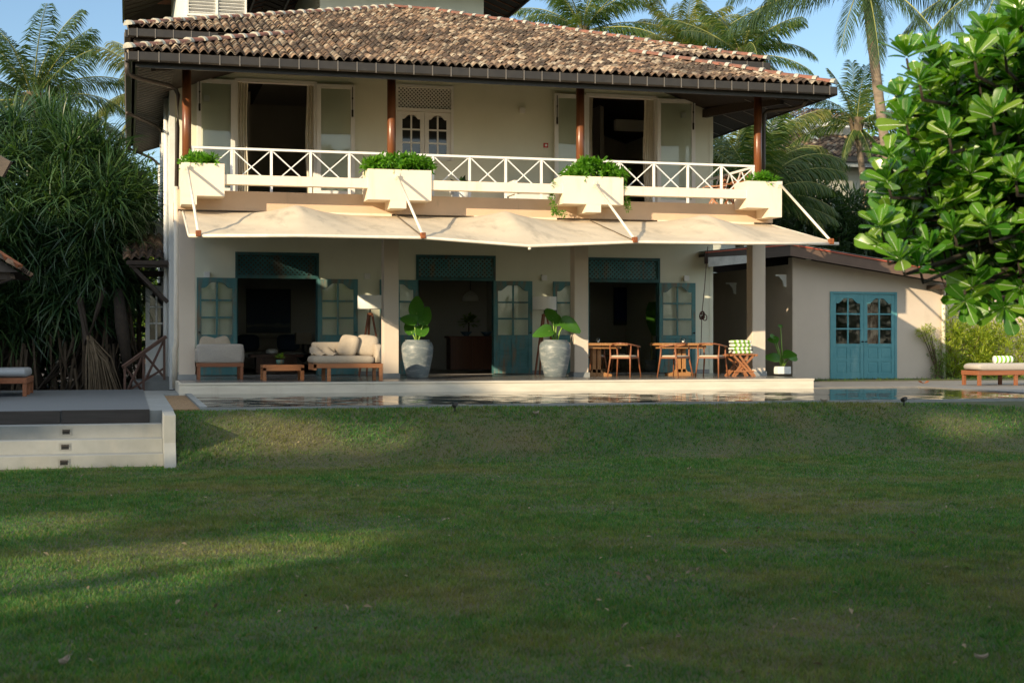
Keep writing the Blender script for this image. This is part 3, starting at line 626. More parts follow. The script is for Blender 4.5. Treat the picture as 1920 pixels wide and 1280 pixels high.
ridge((RX0, YE-.02, ZE+.05), (RX0+tl+.05, Y2+.05, ZE+SL*tl+.09)); ridge((RX1, YE-.02, ZE+.05), (RX1-tl-.05, Y2+.05, ZE+SL*tl+.09))
ridge((RX0, Y2, z2), (RX0+AP, Y2+AP, z2+SL*AP)); ridge((RX1, Y2, z2), (RX1-AP, Y2+AP, z2+SL*AP)); ridge((RX0+AP, Y2+AP, z2+SL*AP), (RX1-AP, Y2+AP, z2+SL*AP))
# gutters with brackets, fascia, soffits
BRK = pm('gutter_bracket', (.13, .115, .10), rough=.4)
def gutter(p, q, out, br=.38):
    p, q, out = Vector(p), Vector(q), Vector(out); d = (q-p).normalized(); L = (q-p).length
    prof = [(0, 0), (.13, 0), (.13, -.16), (.115, -.175), (0, -.175)]; mb = MB(); vs = []
    for e in (p, q):
        for a_, b_ in prof: vs.append(e+out*a_+Vector((0, 0, b_)))
    mb.add(vs, [(0, 1, 2, 3, 4), (9, 8, 7, 6, 5)]+[(i, 5+i, 5+(i+1) % 5, (i+1) % 5) for i in range(5)])
    g = V_(mb, 'gutter', GUTTER, bevel=.01); k = int(L/br)
    for i in range(k):
        e = p+d*(L*(i+.5)/k); b2 = MB(); ad = d*.011
        for c, dd, hh in ((e+out*.137, out*.007, .19),):
            b2.add([c+ad*s1+dd*s2+Vector((0, 0, z)) for z in (.012, -.19) for s2 in (-1, 1) for s1 in (-1, 1)], [(0, 1, 3, 2), (4, 6, 7, 5), (0, 4, 5, 1), (2, 3, 7, 6), (0, 2, 6, 4), (1, 5, 7, 3)])
        V_(b2, 'bracket', BRK, g)
gutter((RX0-.02, YE+.05, 6.40), (RX1+.06, YE+.05, 6.40), (0, -1, 0)); gutter((RX0+.06, YE+.05, 6.40), (RX0+.06, YE+sd, 6.40), (-1, 0, 0), .5); gutter((RX1, YE+.05, 6.40), (RX1, YE+sd, 6.40), (1, 0, 0), .8)
gutter((RX0-.02, Y2+.03, z2-.10), (RX0+1.9, Y2+.03, z2-.10), (0, -1, 0), .34); gutter((RX1-1.6, Y2+.03, z2-.10), (RX1+.06, Y2+.03, z2-.10), (0, -1, 0), .34)
gutter((RX0+.04, Y2+.05, z2-.10), (RX0+.04, Y2+10.8, z2-.10), (-1, 0, 0), .8)
V_(MB().box(RX0+.12, RX1-.1, YE+.16, YE+.20, 6.14, 6.40).box(RX0+.12, RX0+.16, YE+.20, YE+sd, 6.14, 6.40).box(RX1-.14, RX1-.10, YE+.20, YE+sd, 6.14, 6.40), 'fascia', GUTTER)
for q in ((RX0+.1, RX0+2.6, Y2+.06, Y2+.1), (RX1-2.6, RX1-.1, Y2+.06, Y2+.1), (RX0+.1, RX0+.14, Y2+.1, Y2+10.6)): V_(MB().box(*q, z2-.42, z2-.08), 'upper_fascia', DARKW)
mb = MB(); zs = 6.17; e0, e1 = RX0+.16, RX1-.14; yf = YE+.2
def sq(*p): mb.add(p, [tuple(range(len(p)))])
dw = YW-yf; dl = .90-e0; dr = e1-(XR+.1)
sq((e0, yf, zs), (e1, yf, zs), (e1-dw, YW, zs+SL*dw), (e0+dw, YW, zs+SL*dw)); sq((e0, yf, zs), (e0+dw, YW, zs+SL*dw), (e0+dw, 43, zs+SL*dw), (e0, 43, zs)); sq((e1, yf, zs), (e1, 43, zs), (e1-dw, 43, zs+SL*dw), (e1-dw, YW, zs+SL*dw))
sf = V_(mb, 'soffit', SOFFIT)
def batten(a, b): V_(MB().bar(a, b, .018, .01), 'batten', BATTEN, sf)
y = yf+.25
while y < 42.8:
    e = min(y-yf, dl+.02); batten((e0+.02, y, zs-.004), (e0+e, y, zs+SL*e-.004)); y += .34
x = e0+.4
while x < e1-.2:
    e = min(x-e0, e1-x, dw-.05); batten((x, yf+.02, zs-.004), (x, yf+e, zs+SL*e-.004)); x += .55
y = yf+.4
while y < 42.8:
    e = min(y-yf, dr+.02); batten((e1-.02, y, zs-.004), (e1-e, y, zs+SL*e-.004)); y += .9
V_(MB().bar((XR-.15, YW-.05, 6.42), (XR+.55, YE+1.4, 6.32), .12, .2).bar((pxs[0], 30.4, 6.45), (e0+.3, yf+.3, 6.22), .1, .16).bar((pxs[3], 30.4, 6.45), (e1-.3, yf+.3, 6.22), .1, .16).box(pxs[0], pxs[3], 30.33, 30.47, 6.44, 6.58), 'rafter', DARKW)
# pipes
def pipe(pts, r, mat): return V_(MB().tube(pts, r, 10), 'downpipe', mat, smooth=True)
YP = 30.5
A = lambda px, py, Y=YP: at(px, py, Y)
pipe([at(238, 118, YE+.1), at(238, 134, YE+.15), at(243, 141, YE+.3), at(262, 148, 29.6), at(318, 161, 30.3), at(329, 167, YP), at(334, 178, YP), at(333, 240, YP), at(331, 352, YP)], .045, PIPEDK)
pipe([A(331, 350), A(331, 640), A(330, 648), A(328, 655), A(328, 728)], .058, PIPEW)
pipe([at(1512, 188, YE+.5), at(1506, 198, 29.6), at(1490, 203, 29.9), at(1438, 209, 30.45), at(1433, 214, YP), at(1432, 300, YP), at(1431, 335, YP)], .045, PIPEDK)
for y, zt in ((34.2, 6.5), (36.4, 6.0), (38.2, 6.5), (40.6, 5.6)): pipe([(.84, y, -.3), (.84, y, zt)], .05, WHITE)
pipe([at(238, 212, 33), at(290, 235, 36.4), (.84, 36.4, 5.9)], .035, PIPEDK); pipe([at(238, 277, 38), at(285, 297, 40.6), (.84, 40.6, 5.6)], .035, PIPEDK)
# ---- attic storeys behind the ridge
def attic(px0, px1, Yt, d, zeave, over, mat, name):
    x0, x1 = X(px0, Yt), X(px1, Yt); a_ = V_(MB().box(x0, x1, Yt, Yt+d, 7.5, zeave+1.0), name, mat)
    mb = MB(); ox0, ox1, oy0, oy1 = x0-over, x1+over, Yt-over, Yt+d+over; h = over*.36
    R0 = [(ox0, oy0, zeave), (ox1, oy0, zeave), (ox1, oy1, zeave), (ox0, oy1, zeave)]; cx, cy = (x0+x1)/2, Yt+d/2
    I0 = [(x0, Yt, zeave+h), (x1, Yt, zeave+h), (x1, Yt+d, zeave+h), (x0, Yt+d, zeave+h)]
    mb.add(R0+I0, [(0, 1, 5, 4), (1, 2, 6, 5), (2, 3, 7, 6), (3, 0, 4, 7)]); s_ = V_(mb, 'attic_soffit', SOFFIT, a_)
    y = oy0+.3; rm_ = TEAKD if name == 'attic_block' else DARKW
    while y < oy1-.2:
        for sx, xw, xo in ((1, x0, ox0), (-1, x1, ox1)): V_(MB().bar((xo+.02*sx, y, zeave-.004), (xw, y, zeave+h-.004), .03, .03), 'attic_rafter', rm_, a_)
        y += .6
    t2 = MB(); ap = (cx, cy, zeave+.25+min(x1-x0, d)*.5*.45+over*.4); q = [(p[0], p[1], zeave+.1) for p in R0]
    t2.add(q+[ap], [(0, 1, 4), (1, 2, 4), (2, 3, 4), (3, 0, 4)]); V_(t2, 'attic_roof', RIDGE, a_)
    V_(MB().box(ox0-.06, ox0, oy0, oy1, zeave-.1, zeave+.12).box(ox1, ox1+.06, oy0, oy1, zeave-.1, zeave+.12).box(ox0, ox1, oy0-.06, oy0, zeave-.1, zeave+.12), 'attic_gutter', GUTTER, a_)
    return x0, x1, a_
x0, x1, a_ = attic(333, 463, 41.2, 6.0, 11.25, 1.45, WHITE, 'attic_tower')
lx0, lx1 = X(350, 41.2), X(462, 41.2); lz0 = Z(400, 29, 41.2)
f = V_(MB().box(lx0, lx0+.05, 41.12, 41.2, lz0, 10.9).box(lx1-.05, lx1, 41.12, 41.2, lz0, 10.9).box((lx0+lx1)/2-.03, (lx0+lx1)/2+.03, 41.1, 41.2, lz0, 10.9).box(lx0+.05, lx1-.05, 41.14, 41.19, 10.9, 10.95).box(lx0, lx1, 41.11, 41.2, lz0-.05, lz0), 'louvre_window', WHITE, a_)
mb = MB(); z = lz0
while z < 10.9: mb.bar((lx0+.05, 41.16, z+.03), (lx1-.05, 41.16, z+.03), .09, .022, (0, .6, .8)); z += .095
V_(mb, 'louvre_slats', WHITE, a_); V_(MB().box(lx0, lx1, 41.19, 41.197, lz0, 10.9), 'louvre_backing', BLACK, a_)
attic(600, 907, 41.6, 6.5, 11.3, 1.6, CREAM, 'attic_block')
# ---- side entrance on the left wall: tiled canopy, brackets, white door, steps rail, meter box
cz = at(255, 488, 33.8).z
tp = tiled((-.02, 33.75, cz), (1, 0, 0), (0, cs, SL*1.2), 1.5, lambda d: (0, .88))
can = np_obj('canopy', *tp, TILE, villa, smooth=True)
V_(MB().box(-.02, .88, 33.75, 35.2, cz-.03, cz+.0), 'canopy_board', DARKW, can)
for q in ((.02, .88, 33.78, 33.85, cz-.16, cz-.04), (-.04, .9, 33.72, 33.76, cz-.10, cz-.02), (.02, .88, 35.1, 35.17, cz-.3, cz-.18)): V_(MB().box(*q), 'canopy_beam', DARKW, can)
for y in (33.86, 35.0): V_(MB().bar((.1, y, cz-.14), (.88, y, cz-.95), .09), 'canopy_brace', DARKW, can)
h = at(312, 697, 35.6); fx = at(271, 697, 35.6).x
door_leaf(villa, (h.x+.02, 35.6, -.1), h.x-fx, 2.22, .0, WHITE, DARKGLASS, -1, handle=False, label='white side door standing open under the small tiled canopy')
b0, b1 = at(272, 444, 35.9), at(298, 415, 35.9)
m_ = V_(MB().box(b0.x, .89, 35.8, 36.1, b0.z, b1.z), 'meter_box', WHITE, bevel=.01); p = at(286, 428, 35.78); V_(MB().box(p.x-.06, p.x+.06, 35.74, 35.8, p.z-.12, p.z+.10), 'switch_box', BLACK, m_)
V_(MB().box(.1, .9, 33.3, 35.9, -.36, -.12).box(.35, .9, 33.6, 35.9, -.12, -.02), 'side_step', CONC)
st = V_(MB().bar(at(230, 688, 32.8), at(311, 631, 33.4), .07, .07), 'stair_rail', RAILW)
pp = {}
for px, pt, pb in ((234, 686, 738), (269, 660, 738), (308, 634, 712)):
    p = at(px, pt, 32.8+.6*(px-230)/80); q = at(px, pb, 32.8+.6*(px-230)/80); V_(MB().bar(p, q, .055), 'rail_post', RAILW, st)
for a1, a2, b1_, b2 in ((236, 690, 268, 735), (238, 735, 267, 668), (271, 664, 306, 705), (273, 712, 306, 640), (236, 735, 308, 690)):
    V_(MB().bar(at(a1, a2, 32.83+.6*(a1-230)/80), at(b1_, b2, 32.83+.6*(b1_-230)/80), .04), 'rail_brace', RAILW, st)
# ================================================================ outbuilding, garden wall, far house, pavilion
YO = 33.6
ob = thing('outbuilding', 'low beige outbuilding with teal double doors and a red edged gable roof', 'outbuilding', (X(1600, YO), YO, 0))
x0, x1 = X(1486, YO), X(1768, YO); zg = -.22
ra = at(1482, 459, 32.9); rb = at(1797, 514, 32.9); rl = at(1322, 474, 32.9)          # gable apex, right and left eave (top edge of the barge board)
mr = (rb.z-ra.z)/(rb.x-ra.x); bt = .27
def wall_top(x): return ra.z+mr*(x-ra.x)-bt+.06 if x > ra.x else ra.z-(x-ra.x)*mr*-.6-bt+.06
dx0, dx1 = X(1556, YO), X(1681, YO); dz = Z(1618, 547, YO)
def obw(mb, name, mat, par=None, **k): return mb.build(name, mat, par or ob, w=True, **k)
mb = MB(); T = .25
mb.prism([(x0, zg), (dx0, zg), (dx0, wall_top(dx0)), (x0, wall_top(x0))], YO, YO+T); mb.prism([(dx0, dz), (dx1, dz), (dx1, wall_top(dx1)), (dx0, wall_top(dx0))], YO, YO+T)
mb.prism([(dx1, zg), (x1, zg), (x1, wall_top(x1)), (dx1, wall_top(dx1))], YO, YO+T)
mb.box(x1-.2, x1, YO+T, 41, zg, 2.0); mb.box(x0, x0+.2, YO+T, 39.2, zg, 2.75); obw(mb, 'wall', GREIGE)
obw(MB().box(XR+.12, x0, 39.2, 39.4, -.3, 3.0), 'recess_wall', GREIGE)
obw(MB().box(dx0-.6, dx1+.6, YO+3.2, YO+3.3, zg, 2.6).box(dx0-.7, dx0-.6, YO+T, YO+3.3, zg, 2.6).box(dx1+.6, dx1+.7, YO+T, YO+3.3, zg, 2.6).box(dx0-.7, dx1+.7, YO+T, YO+3.3, 2.2, 2.26), 'room_wall', INTDARK)
BRGE = pm('brown_barge_paint', (.135, .085, .06), (.11, .07, .05), 3, .6)
def barge(p, q, name, mat, dy0, dy1, up_, dn, par=None):
    return obw(MB().prism([(p.x, p.z-dn), (q.x, q.z-dn), (q.x, q.z+up_), (p.x, p.z+up_)], dy0, dy1), name, mat, par)
for p, q in ((ra, rb), (rl, ra)):
    b_ = barge(p, q, 'barge_board', BRGE if q is rb else DARKW, 32.9, 32.95, 0, bt); barge(p, q, 'red_edge', pm('red_edge_paint', (.42, .09, .05), rough=.6), 32.87, 32.9, .022, .008, b_)  # left board darker: its shadow is put into the colour
    r_ = barge(p, q, 'roof', SOFFIT, 32.95, 41, -.02, .09); barge(p, q, 'roof_sheet', pm('roof_sheet', (.20, .21, .20), (.13, .13, .125), 4, .5), 32.88, 41.05, .05, -.037, r_)
obw(MB().prism([(rl.x, rl.z-.36), (rl.x+1.25, rl.z-.22), (rl.x+1.25, rl.z-.04), (rl.x, rl.z-.12)], 32.7, 32.72), 'rolled_blind', pm('clear_plastic', (.50, .51, .50), (.34, .35, .35), 5, .3), bevel=.003)
obw(MB().box(dx0, dx0+.06, YO-.03, YO+.1, zg, dz).box(dx1-.06, dx1, YO-.03, YO+.1, zg, dz).box(dx0+.06, dx1-.06, YO-.028, YO+.1, dz-.06, dz), 'door_frame', BLUENEW)
obw(MB().box(dx0, dx1, YO-.2, YO-.005, zg-.02, zg+.035), 'door_step', CONC)
hw = (dx1-dx0-.13)/2
for s in (0, 1): door_leaf(ob, ((dx0+.062, dx1-.062)[s], YO+.0, zg+.04), hw, dz-zg-.11, 0, BLUENEW, GLASSR, (1, -1)[s])
def cf(u, v): return (dx0+1.02+.55*u, YO+.3+.03*math.sin(2*math.pi*5*u), zg+.1+1.9*v)
obw(MB().grid(cf, 40, 4), 'curtain', pm('brown_curtain', (.22, .13, .09), rough=.9), smooth=True)
p = at(1517, 485, YO-.1); f_ = obw(MB().box(p.x-.06, p.x+.06, YO-.10, YO-.02, p.z-.035, p.z+.035), 'floodlight', pm('lamp_glass', (.7, .7, .62), rough=.2), bevel=.005); obw(MB().box(p.x-.02, p.x+.02, YO-.02, YO, p.z-.02, p.z+.05), 'arm', BLACK, f_)
q1 = at(1770, 535, YO-.05)
obw(MB().tube([(q1.x+.18, YO-.35, q1.z+.28), (q1.x+.12, YO-.1, q1.z+.1), (q1.x-.02, YO-.07, q1.z-.02), (q1.x-.03, YO-.07, -.2)], .055, 10), 'downpipe', PIPEW, smooth=True)
obw(MB().box(rb.x-.5, rb.x+.02, 32.95, 33.6, rb.z-bt-.10, rb.z-bt+.0), 'rafter_end', DARKW)
for px, py, Y in ((1475, 515, 33.98), (1381, 530, 37.1)):
    p = at(px, py, Y); b_ = obw(MB().box(p.x-.32, p.x, Y-.03, Y+.03, p.z-.04, p.z), 'wall_bracket', WHITE); obw(MB().prism([(p.x-.02, p.z-.04), (p.x-.02, p.z-.32), (p.x-.09, p.z-.3), (p.x-.12, p.z-.16), (p.x-.22, p.z-.04)], Y-.025, Y+.025), 'bracket_curve', WHITE, b_)
# garden wall
p0, p1 = at(1769, 556, 34.2), at(1925, 547, 33.4)
mb = MB().prism([(p0.x-.3, -.3), (30, -.3), (30, p0.z+.02), (p0.x-.3, p0.z)], 34.2, 34.4)
gw = tag(mb.build('garden_wall', GREIGE, loc=(p0.x, 34.3, -.3), w=True), 'plain beige garden wall behind the yellow green shrubs at the lounger', 'wall')
tag(MB().box(15.2, 40, 31.9, 34.15, -.3, -.18).build('lawn_strip', LAWNM), kind='structure')
# far house
fh = thing('far_house', 'distant white house with tiled roofs seen between the palms', 'house', (X(1620, 56), 56, 0))
def fb(mb, name, mat, par=None, **k): return mb.build(name, mat, par or fh, w=True, **k)
YF = 56; fx0, fx1 = X(1470, YF), X(1790, YF); fz = Z(1600, 300, YF)
fb(MB().box(fx0, fx1, YF, YF+8, -.3, fz), 'wall', pm('far_wall', (.42, .42, .36), (.38, .38, .32), 1, .9))
e_ = at(1660, 296, YF-1); slp = math.hypot(1, .42)
fr = np_obj('roof', *tiled((fx0-1, YF-1, e_.z), (1, 0, 0), (0, 1/slp, .42/slp), 3.3, lambda d: (0, fx1-fx0+2), .26, .3), TILE, fh, smooth=True)
fb(MB().add([(fx0-1, YF-1, e_.z-.03), (fx1+1, YF-1, e_.z-.03), (fx1+1, YF+2.4, e_.z+1.4), (fx0-1, YF+2.4, e_.z+1.4)], [(0, 1, 2, 3)]), 'underlay', TILEBED, fr)
fb(MB().box(fx0-1, fx1+1, YF-1.12, YF-1, e_.z-.22, e_.z-.02), 'gutter', GUTTER); fb(MB().box(fx0-1, fx1+1, YF-.95, YF-.9, e_.z-.42, e_.z-.1), 'fascia', pm('grey_fascia', (.26, .29, .30), rough=.6))
u0, u1 = X(1478, 58), X(1592, 58); uz = Z(1540, 240, 58)
fb(MB().box(u0, u1+.4, 58.4, 62, fz, uz+.2), 'upper_wall', pm('pale_wall', (.55, .53, .46), rough=.9))
fu = np_obj('upper_roof', *tiled((u0-.8, 57.5, uz+.25), (1, 0, 0), (0, 1/slp, .42/slp), 1.9, lambda d: (d*.5, u1-u0+1.6-d*.5), .26, .3), TILE, fh, smooth=True)
fb(MB().box(u0-.8, u1+.8, 57.45, 57.5, uz-.02, uz+.24), 'upper_fascia', WHITE); fb(MB().bar((u0-.8, 57.5, uz+.1), (u0-2.2, 57.5, uz-1.2), .1, .3).bar((u0+.2, 57.45, uz), (u0+1.6, 57.45, uz-1.0), .08, .2), 'sloping_fascia', WHITE)
fb(MB().box(fx1-3.0, fx1-2.2, YF-.03, YF, .4, fz-2.0), 'window', BLACK)
# pavilion whose eave corner shows at the left edge
pc = at(36, 508, 27.5)
pv = thing('pavilion', 'edge of a tiled garden pavilion roof beside the screw pine', 'pavilion', (pc.x-2.2, 29, -.2))
def pb(mb, name, mat, par=None, **k): return mb.build(name, mat, par or pv, w=True, **k)
pr = np_obj('roof', *tiled((pc.x, 27.3, pc.z), (0, 1, 0), (-.82, 0, .57), 2.6, lambda d: (0+d*.5, 3.6-d*.5)), TILE, pv, smooth=True)
pb(MB().add([(pc.x, 27.3, pc.z-.03), (pc.x, 30.9, pc.z-.03), (pc.x-2.1, 29.1, pc.z+1.43), (pc.x-4.2, 27.3, pc.z-.03), (pc.x-4.2, 30.9, pc.z-.03)], [(0, 1, 2), (3, 0, 2), (4, 3, 2), (1, 4, 2)]), 'underlay', TILEBED, pr)
pb(MB().bar((pc.x+.03, 27.25, pc.z+.07), (pc.x-2.1, 29.1, pc.z+1.5), .12, .06), 'hip_cap', RUST, pr)
pb(MB().box(pc.x-4.2, pc.x-.15, 27.4, 27.46, pc.z-.16, pc.z-.02).bar((pc.x-.1, 27.4, pc.z-.1), (pc.x-1.2, 28, pc.z-.5), .1), 'beam', DARKW)
for x, y in ((pc.x-1.3, 28.0), (pc.x-3.8, 27.7), (pc.x-1.3, 30.5)): pb(MB().box(x-.07, x+.07, y-.07, y+.07, -.2, pc.z), 'post', DARKW)
q = at(2, 292, 26); q2 = at(14, 318, 26)
pb(MB().bar((q2.x, 26.0, q2.z), (q.x-2.5, 26.8, q.z+1.3), .1, .3).box(q.x-2.6, q.x-2.4, 26.7, 26.9, pc.z+.5, q.z+1.2), 'upper_eave', DARKW)

# ================================================================ furniture
def leg4(par, xs_, ys_, h, w_, mat, z0=0):
    for x in xs_:
        for y in ys_: MB().box(x-w_/2, x+w_/2, y-w_/2, y+w_/2, z0, h).build('leg', mat, par, bevel=.004)
# armchair seen from behind
c = onz(413, 711.5, 0); w_ = 1.0
t = thing('armchair', 'low grey linen armchair with its back to the pool, standing before the left doors', 'armchair', (c.x, c.y+.4, 0))
leg4(t, (-.43, .43), (-.40, .38), .28, .065, TEAKD); MB().box(-.47, .47, -.44, -.38, .26, .34).box(-.47, .47, .36, .42, .26, .34).box(-.47, -.41, -.38, .36, .26, .34).box(.41, .47, -.38, .36, .26, .34).build('frame', TEAKD, t, bevel=.004)
MB().pillow((0, -.36, .53), .95, .40, .16, e=.18).build('backrest', LINEN, t, smooth=True); MB().pillow((0, .04, .42), .80, .70, .18, Matrix.Rotation(R(90), 3, 'X'), e=.2).build('seat_cushion', LINEN, t, smooth=True)
for s in (-1, 1): MB().pillow((s*.44, .03, .5), .12, .30, .74, e=.2).build('armrest', LINEN, t, smooth=True)
for dx, g in ((-.16, .25), (.07, -.3)):
    k = thing('cushion', ('rounded brown cushion poking up left over the grey armchair back', 'rounded brown cushion leaning right behind the grey armchair back')[dx > 0], 'cushion', (c.x+dx-.05, c.y+.30, .70), 0, 'loose sofa cushions')
    MB().pillow((0, 0, 0), .42, .36, .16, Matrix.Rotation(g, 3, 'Y') @ Matrix.Rotation(R(-14), 3, 'X'), e=.55).build('cover', LINENL, k, smooth=True)
# low table
a, b = onz(493, 713, 0), onz(573, 713, 0); tw = b.x-a.x
t = thing('coffee_table', 'low reddish timber table between the armchair and the day bed', 'table', ((a.x+b.x)/2, a.y+.3, 0))
MB().box(-tw/2, tw/2, -.3, .3, .25, .31).box(-tw/2, tw/2, -.295, -.27, .19, .25).build('table_top', TEAK, t, bevel=.004); leg4(t, (-tw/2+.035, tw/2-.035), (-.26, .26), .25, .07, TEAK)
t2 = thing('potted_herb', 'tiny green plant in a dark bowl on the low timber table', 'potted plant', ((a.x+b.x)/2-.04, a.y+.3, .31))
MB().lathe([(.045, 0), (.075, .03), (.085, .09), (.075, .10), (.001, .095)], n=16).build('pot', BLUED, t2, smooth=True)
n_ = 60; v = rdir(n_, .1); tv = leaf_tpl(3, .5); np_obj('foliage', *scatter(*tv, frames(v, (0, 0, 1))*RNG.uniform(.06, .11, n_)[:, None, None], v*.05+np.array(OFF[t2.name])+[0, 0, .12]), BUSH, t2)
# day bed
a, b = onz(613, 715, 0), onz(714, 714, 0); bw = b.x-a.x+.28
t = thing('day_bed', 'beige cushioned teak day bed beside the tripod lamp', 'day bed', ((a.x+b.x)/2-.12, a.y+.42, 0))
leg4(t, (-bw/2+.30, bw/2-.035), (-.40, .40), .28, .07, TEAK); MB().box(-bw/2, -bw/2+.06, -.44, .44, .22, .34).box(-bw/2, bw/2, -.44, -.39, .26, .345).box(-bw/2, bw/2, .39, .44, .26, .345).box(bw/2-.05, bw/2, -.39, .39, .26, .345).build('frame', TEAK, t, bevel=.004)
MB().pillow((-.09, 0, .42), bw-.12, .84, .17, Matrix.Rotation(R(90), 3, 'X'), e=.12).build('mattress', LINENL, t, smooth=True)
MB().pillow((-.1, .37, .60), bw-.3, .34, .15, e=.16).build('backrest', LINENL, t, smooth=True); MB().pillow((bw/2-.08, 0, .54), .14, .40, .84, e=.16).build('armrest', LINENL, t, smooth=True)
bx, by = t.location.x, t.location.y
for dx, dy, rz_, lb in ((.06, -.02, -.75, 'square beige cushion leaning in the middle of the day bed'), (.42, -.08, -.35, 'plump beige cushion against the right arm of the day bed')):
    k = thing('cushion', lb, 'cushion', (bx+dx, by+dy, .70), 0, 'loose sofa cushions')
    MB().pillow((0, 0, 0), .46, .44, .17, Matrix.Rotation(rz_, 3, 'Z') @ Matrix.Rotation(R(-18), 3, 'X') @ Matrix.Rotation(.12, 3, 'Y'), e=.5).build('cover', LINENL, k, smooth=True)
k = thing('folded_throw', 'crumpled beige throw lying against the day bed back', 'blanket', (bx-.42, by+.18, .505))
MB().grid(lambda u, v: ((u-.5)*.5, (v-.5)*.3, .16*(v**2)+.03*math.sin(14*u+5*v)+.02), 24, 10).build('cloth', LINENL, k, smooth=True, solid=.02)
# tripod lamps
def tripod(px, py_foot, lb, grp):
    p = Vector((X(px, 32.55), 32.55, 0)); t = thing('floor_lamp', lb, 'lamp', (p.x, p.y, 0), 0, grp)
    MB().lathe([(.283, 1.52), (.283, 1.83), (.278, 1.83), (.278, 1.52)], n=32).build('lamp_shade', SHADE, t, smooth=False)
    MB().lathe([(.02, 1.44), (.02, 1.56), (.03, 1.56), (.03, 1.64), (.001, 1.66)], n=12).build('lamp_holder', BLACK, t); MB().lathe([(.07, 1.36), (.07, 1.42), (.02, 1.44)], n=12).build('hub', TEAKD, t)
    for g in (-150, -30, 95): MB().bar((.05*math.cos(R(g)), .05*math.sin(R(g)), 1.40), (.32*math.cos(R(g)), .32*math.sin(R(g)), .0), .05, .035, w2=.035, h2=.03).build('leg', TEAKD, t)
tripod(694, 703, 'white drum lamp on a dark timber tripod behind the day bed', 'tripod lamps'); tripod(1021, 703, 'white drum lamp on a tripod behind the right stone jar', 'tripod lamps')
# jars with elephant ear plants
def ear(t, specs):
    st = MB(); parts = []; o = np.array(OFF[t.name])
    def shp(x): return max(0.02, math.sin(math.pi*(x*.86+.10))**.6*(1.12-.55*x))
    tv = leaf_tpl(8, .72, .12, .30, shp)
    for (dx, dy, h, L, az, tilt) in specs:
        p = Vector((dx, dy, h)); st.tube([(dx*.15, dy*.15, 0), (dx*.5, dy*.5, h*.55), p], [.022, .017, .011], 6)
        d = np.array([[math.cos(az)*math.cos(tilt), math.sin(az)*math.cos(tilt), math.sin(tilt)]]); upv = np.array([-.25, -.9, .35])
        M = frames(d, upv)*L; parts.append(scatter(*tv, M, np.array([[dx, dy, h]])+o-d*L*.2))
    st.build('stems', pm('leaf_stem', (.20, .34, .06), rough=.45), t, smooth=True); np_obj('leaves', *merge(parts), ARUM, t, smooth=True)
def jar(px0, px1, py0, py1, lb):
    p = onz((px0+px1)/2, py1, 0); s = (p.y/ray((px0+px1)/2).y)/FPX; r = (px1-px0)/2*s; h = (py1-py0)*s
    t = thing('stone_jar', lb, 'jar', (p.x, p.y+r*.4, 0), 0, 'big grey jars on the terrace')
    pr_ = [(.60, 0), (.66, .02), (.80, .25), (.95, .55), (1.0, .74), (.99, .84), (.90, .93), (.76, .965), (.76, .985), (.80, 1.0), (.74, 1.0), (.68, .97), (.68, .90)]
    MB().lathe([(a*r, b*h) for a, b in pr_]+[(.001, .9*h)], n=40).build('jar_body', JAR, t, smooth=True); MB().lathe([(.001, .91*h), (.67*r, .905*h)], n=24).build('soil', SOIL, t)
    return t, h, r
t, h, r = jar(755, 815, 637, 709, 'tall grey glazed jar in front of the middle doorway')
k = thing('elephant_ear_plant', 'elephant ear plant with tall upright leaves in the jar by the middle doorway', 'plant', (t.location.x, t.location.y, h*.9), 0, 'elephant ear plants')
ear(k, [(-.02, 0, .66, .52, 1.35, 1.3), (.13, -.06, .48, .46, .7, 1.25), (-.10, -.1, .48, .40, 2.7, .3), (.06, -.12, .22, .44, .9, .9), (-.12, .08, .26, .40, 2.0, 1.0)])
t, h, r = jar(1014, 1074, 637, 707.5, 'tall grey glazed jar beside the third column')
k = thing('elephant_ear_plant', 'elephant ear plant with spreading leaves in the jar by the third column', 'plant', (t.location.x, t.location.y, h*.9), 0, 'elephant ear plants')
ear(k, [(-.06, -.04, .56, .40, 2.2, .9), (.20, -.06, .46, .50, -.35, -.45), (-.16, -.08, .28, .46, 3.5, -.15), (.03, -.02, .44, .36, 1.2, 1.1)])
# dining tables and chairs
def dtable(px, py, lb, w_=1.22, d=.85):
    p = onz(px, py, 0); t = thing('dining_table', lb, 'table', (p.x, p.y+.85, 0), 0, 'dining tables')
    MB().box(-w_/2, w_/2, -d/2, d/2, .69, .745).box(-w_/2+.12, w_/2-.12, -d/2+.1, d/2-.1, .62, .69).build('table_top', OAK, t, bevel=.006)
    MB().box(-.10, -.015, -.07, .07, .08, .62).box(.015, .10, -.07, .07, .08, .62).build('pedestal', OAK, t, bevel=.004)
    f = MB(); 
    for s in (-1, 1):
        f.prism([(0.0, 0), (s*.36, 0), (s*.36, .045), (s*.14, .10), (s*.1, .16), (0, .16)][::s], -.07, .07)
    f.build('foot', OAK, t, bevel=.004); return t
T1 = dtable(1140, 707, 'honey timber dining table half hidden by the third column'); T2 = dtable(1303, 706, 'honey timber dining table nearest the striped towels'); 
T3 = dtable(1196, 702.5, 'shaded dining table standing just inside the right doorway', 1.3)
T3.location.y += 2.2
for T_, lb in ((T1, 'small glass candle holder on the dining table by the column'), (T2, 'small glass candle holder on the dining table near the towels')):
    k = thing('candle_glass', lb, 'candle holder', (T_.location.x+.02, T_.location.y-.1, .745), 0, 'candle glasses'); MB().lathe([(.035, 0), (.05, .04), (.048, .08), (.035, .115), (.032, .115), (.044, .08), (.045, .04), (.03, .01), (.001, .01)], n=16).build('glass', GLASS, k, smooth=True); MB().lathe([(.028, .012), (.028, .05), (.001, .052)], n=10).build('candle', SHADE, k)
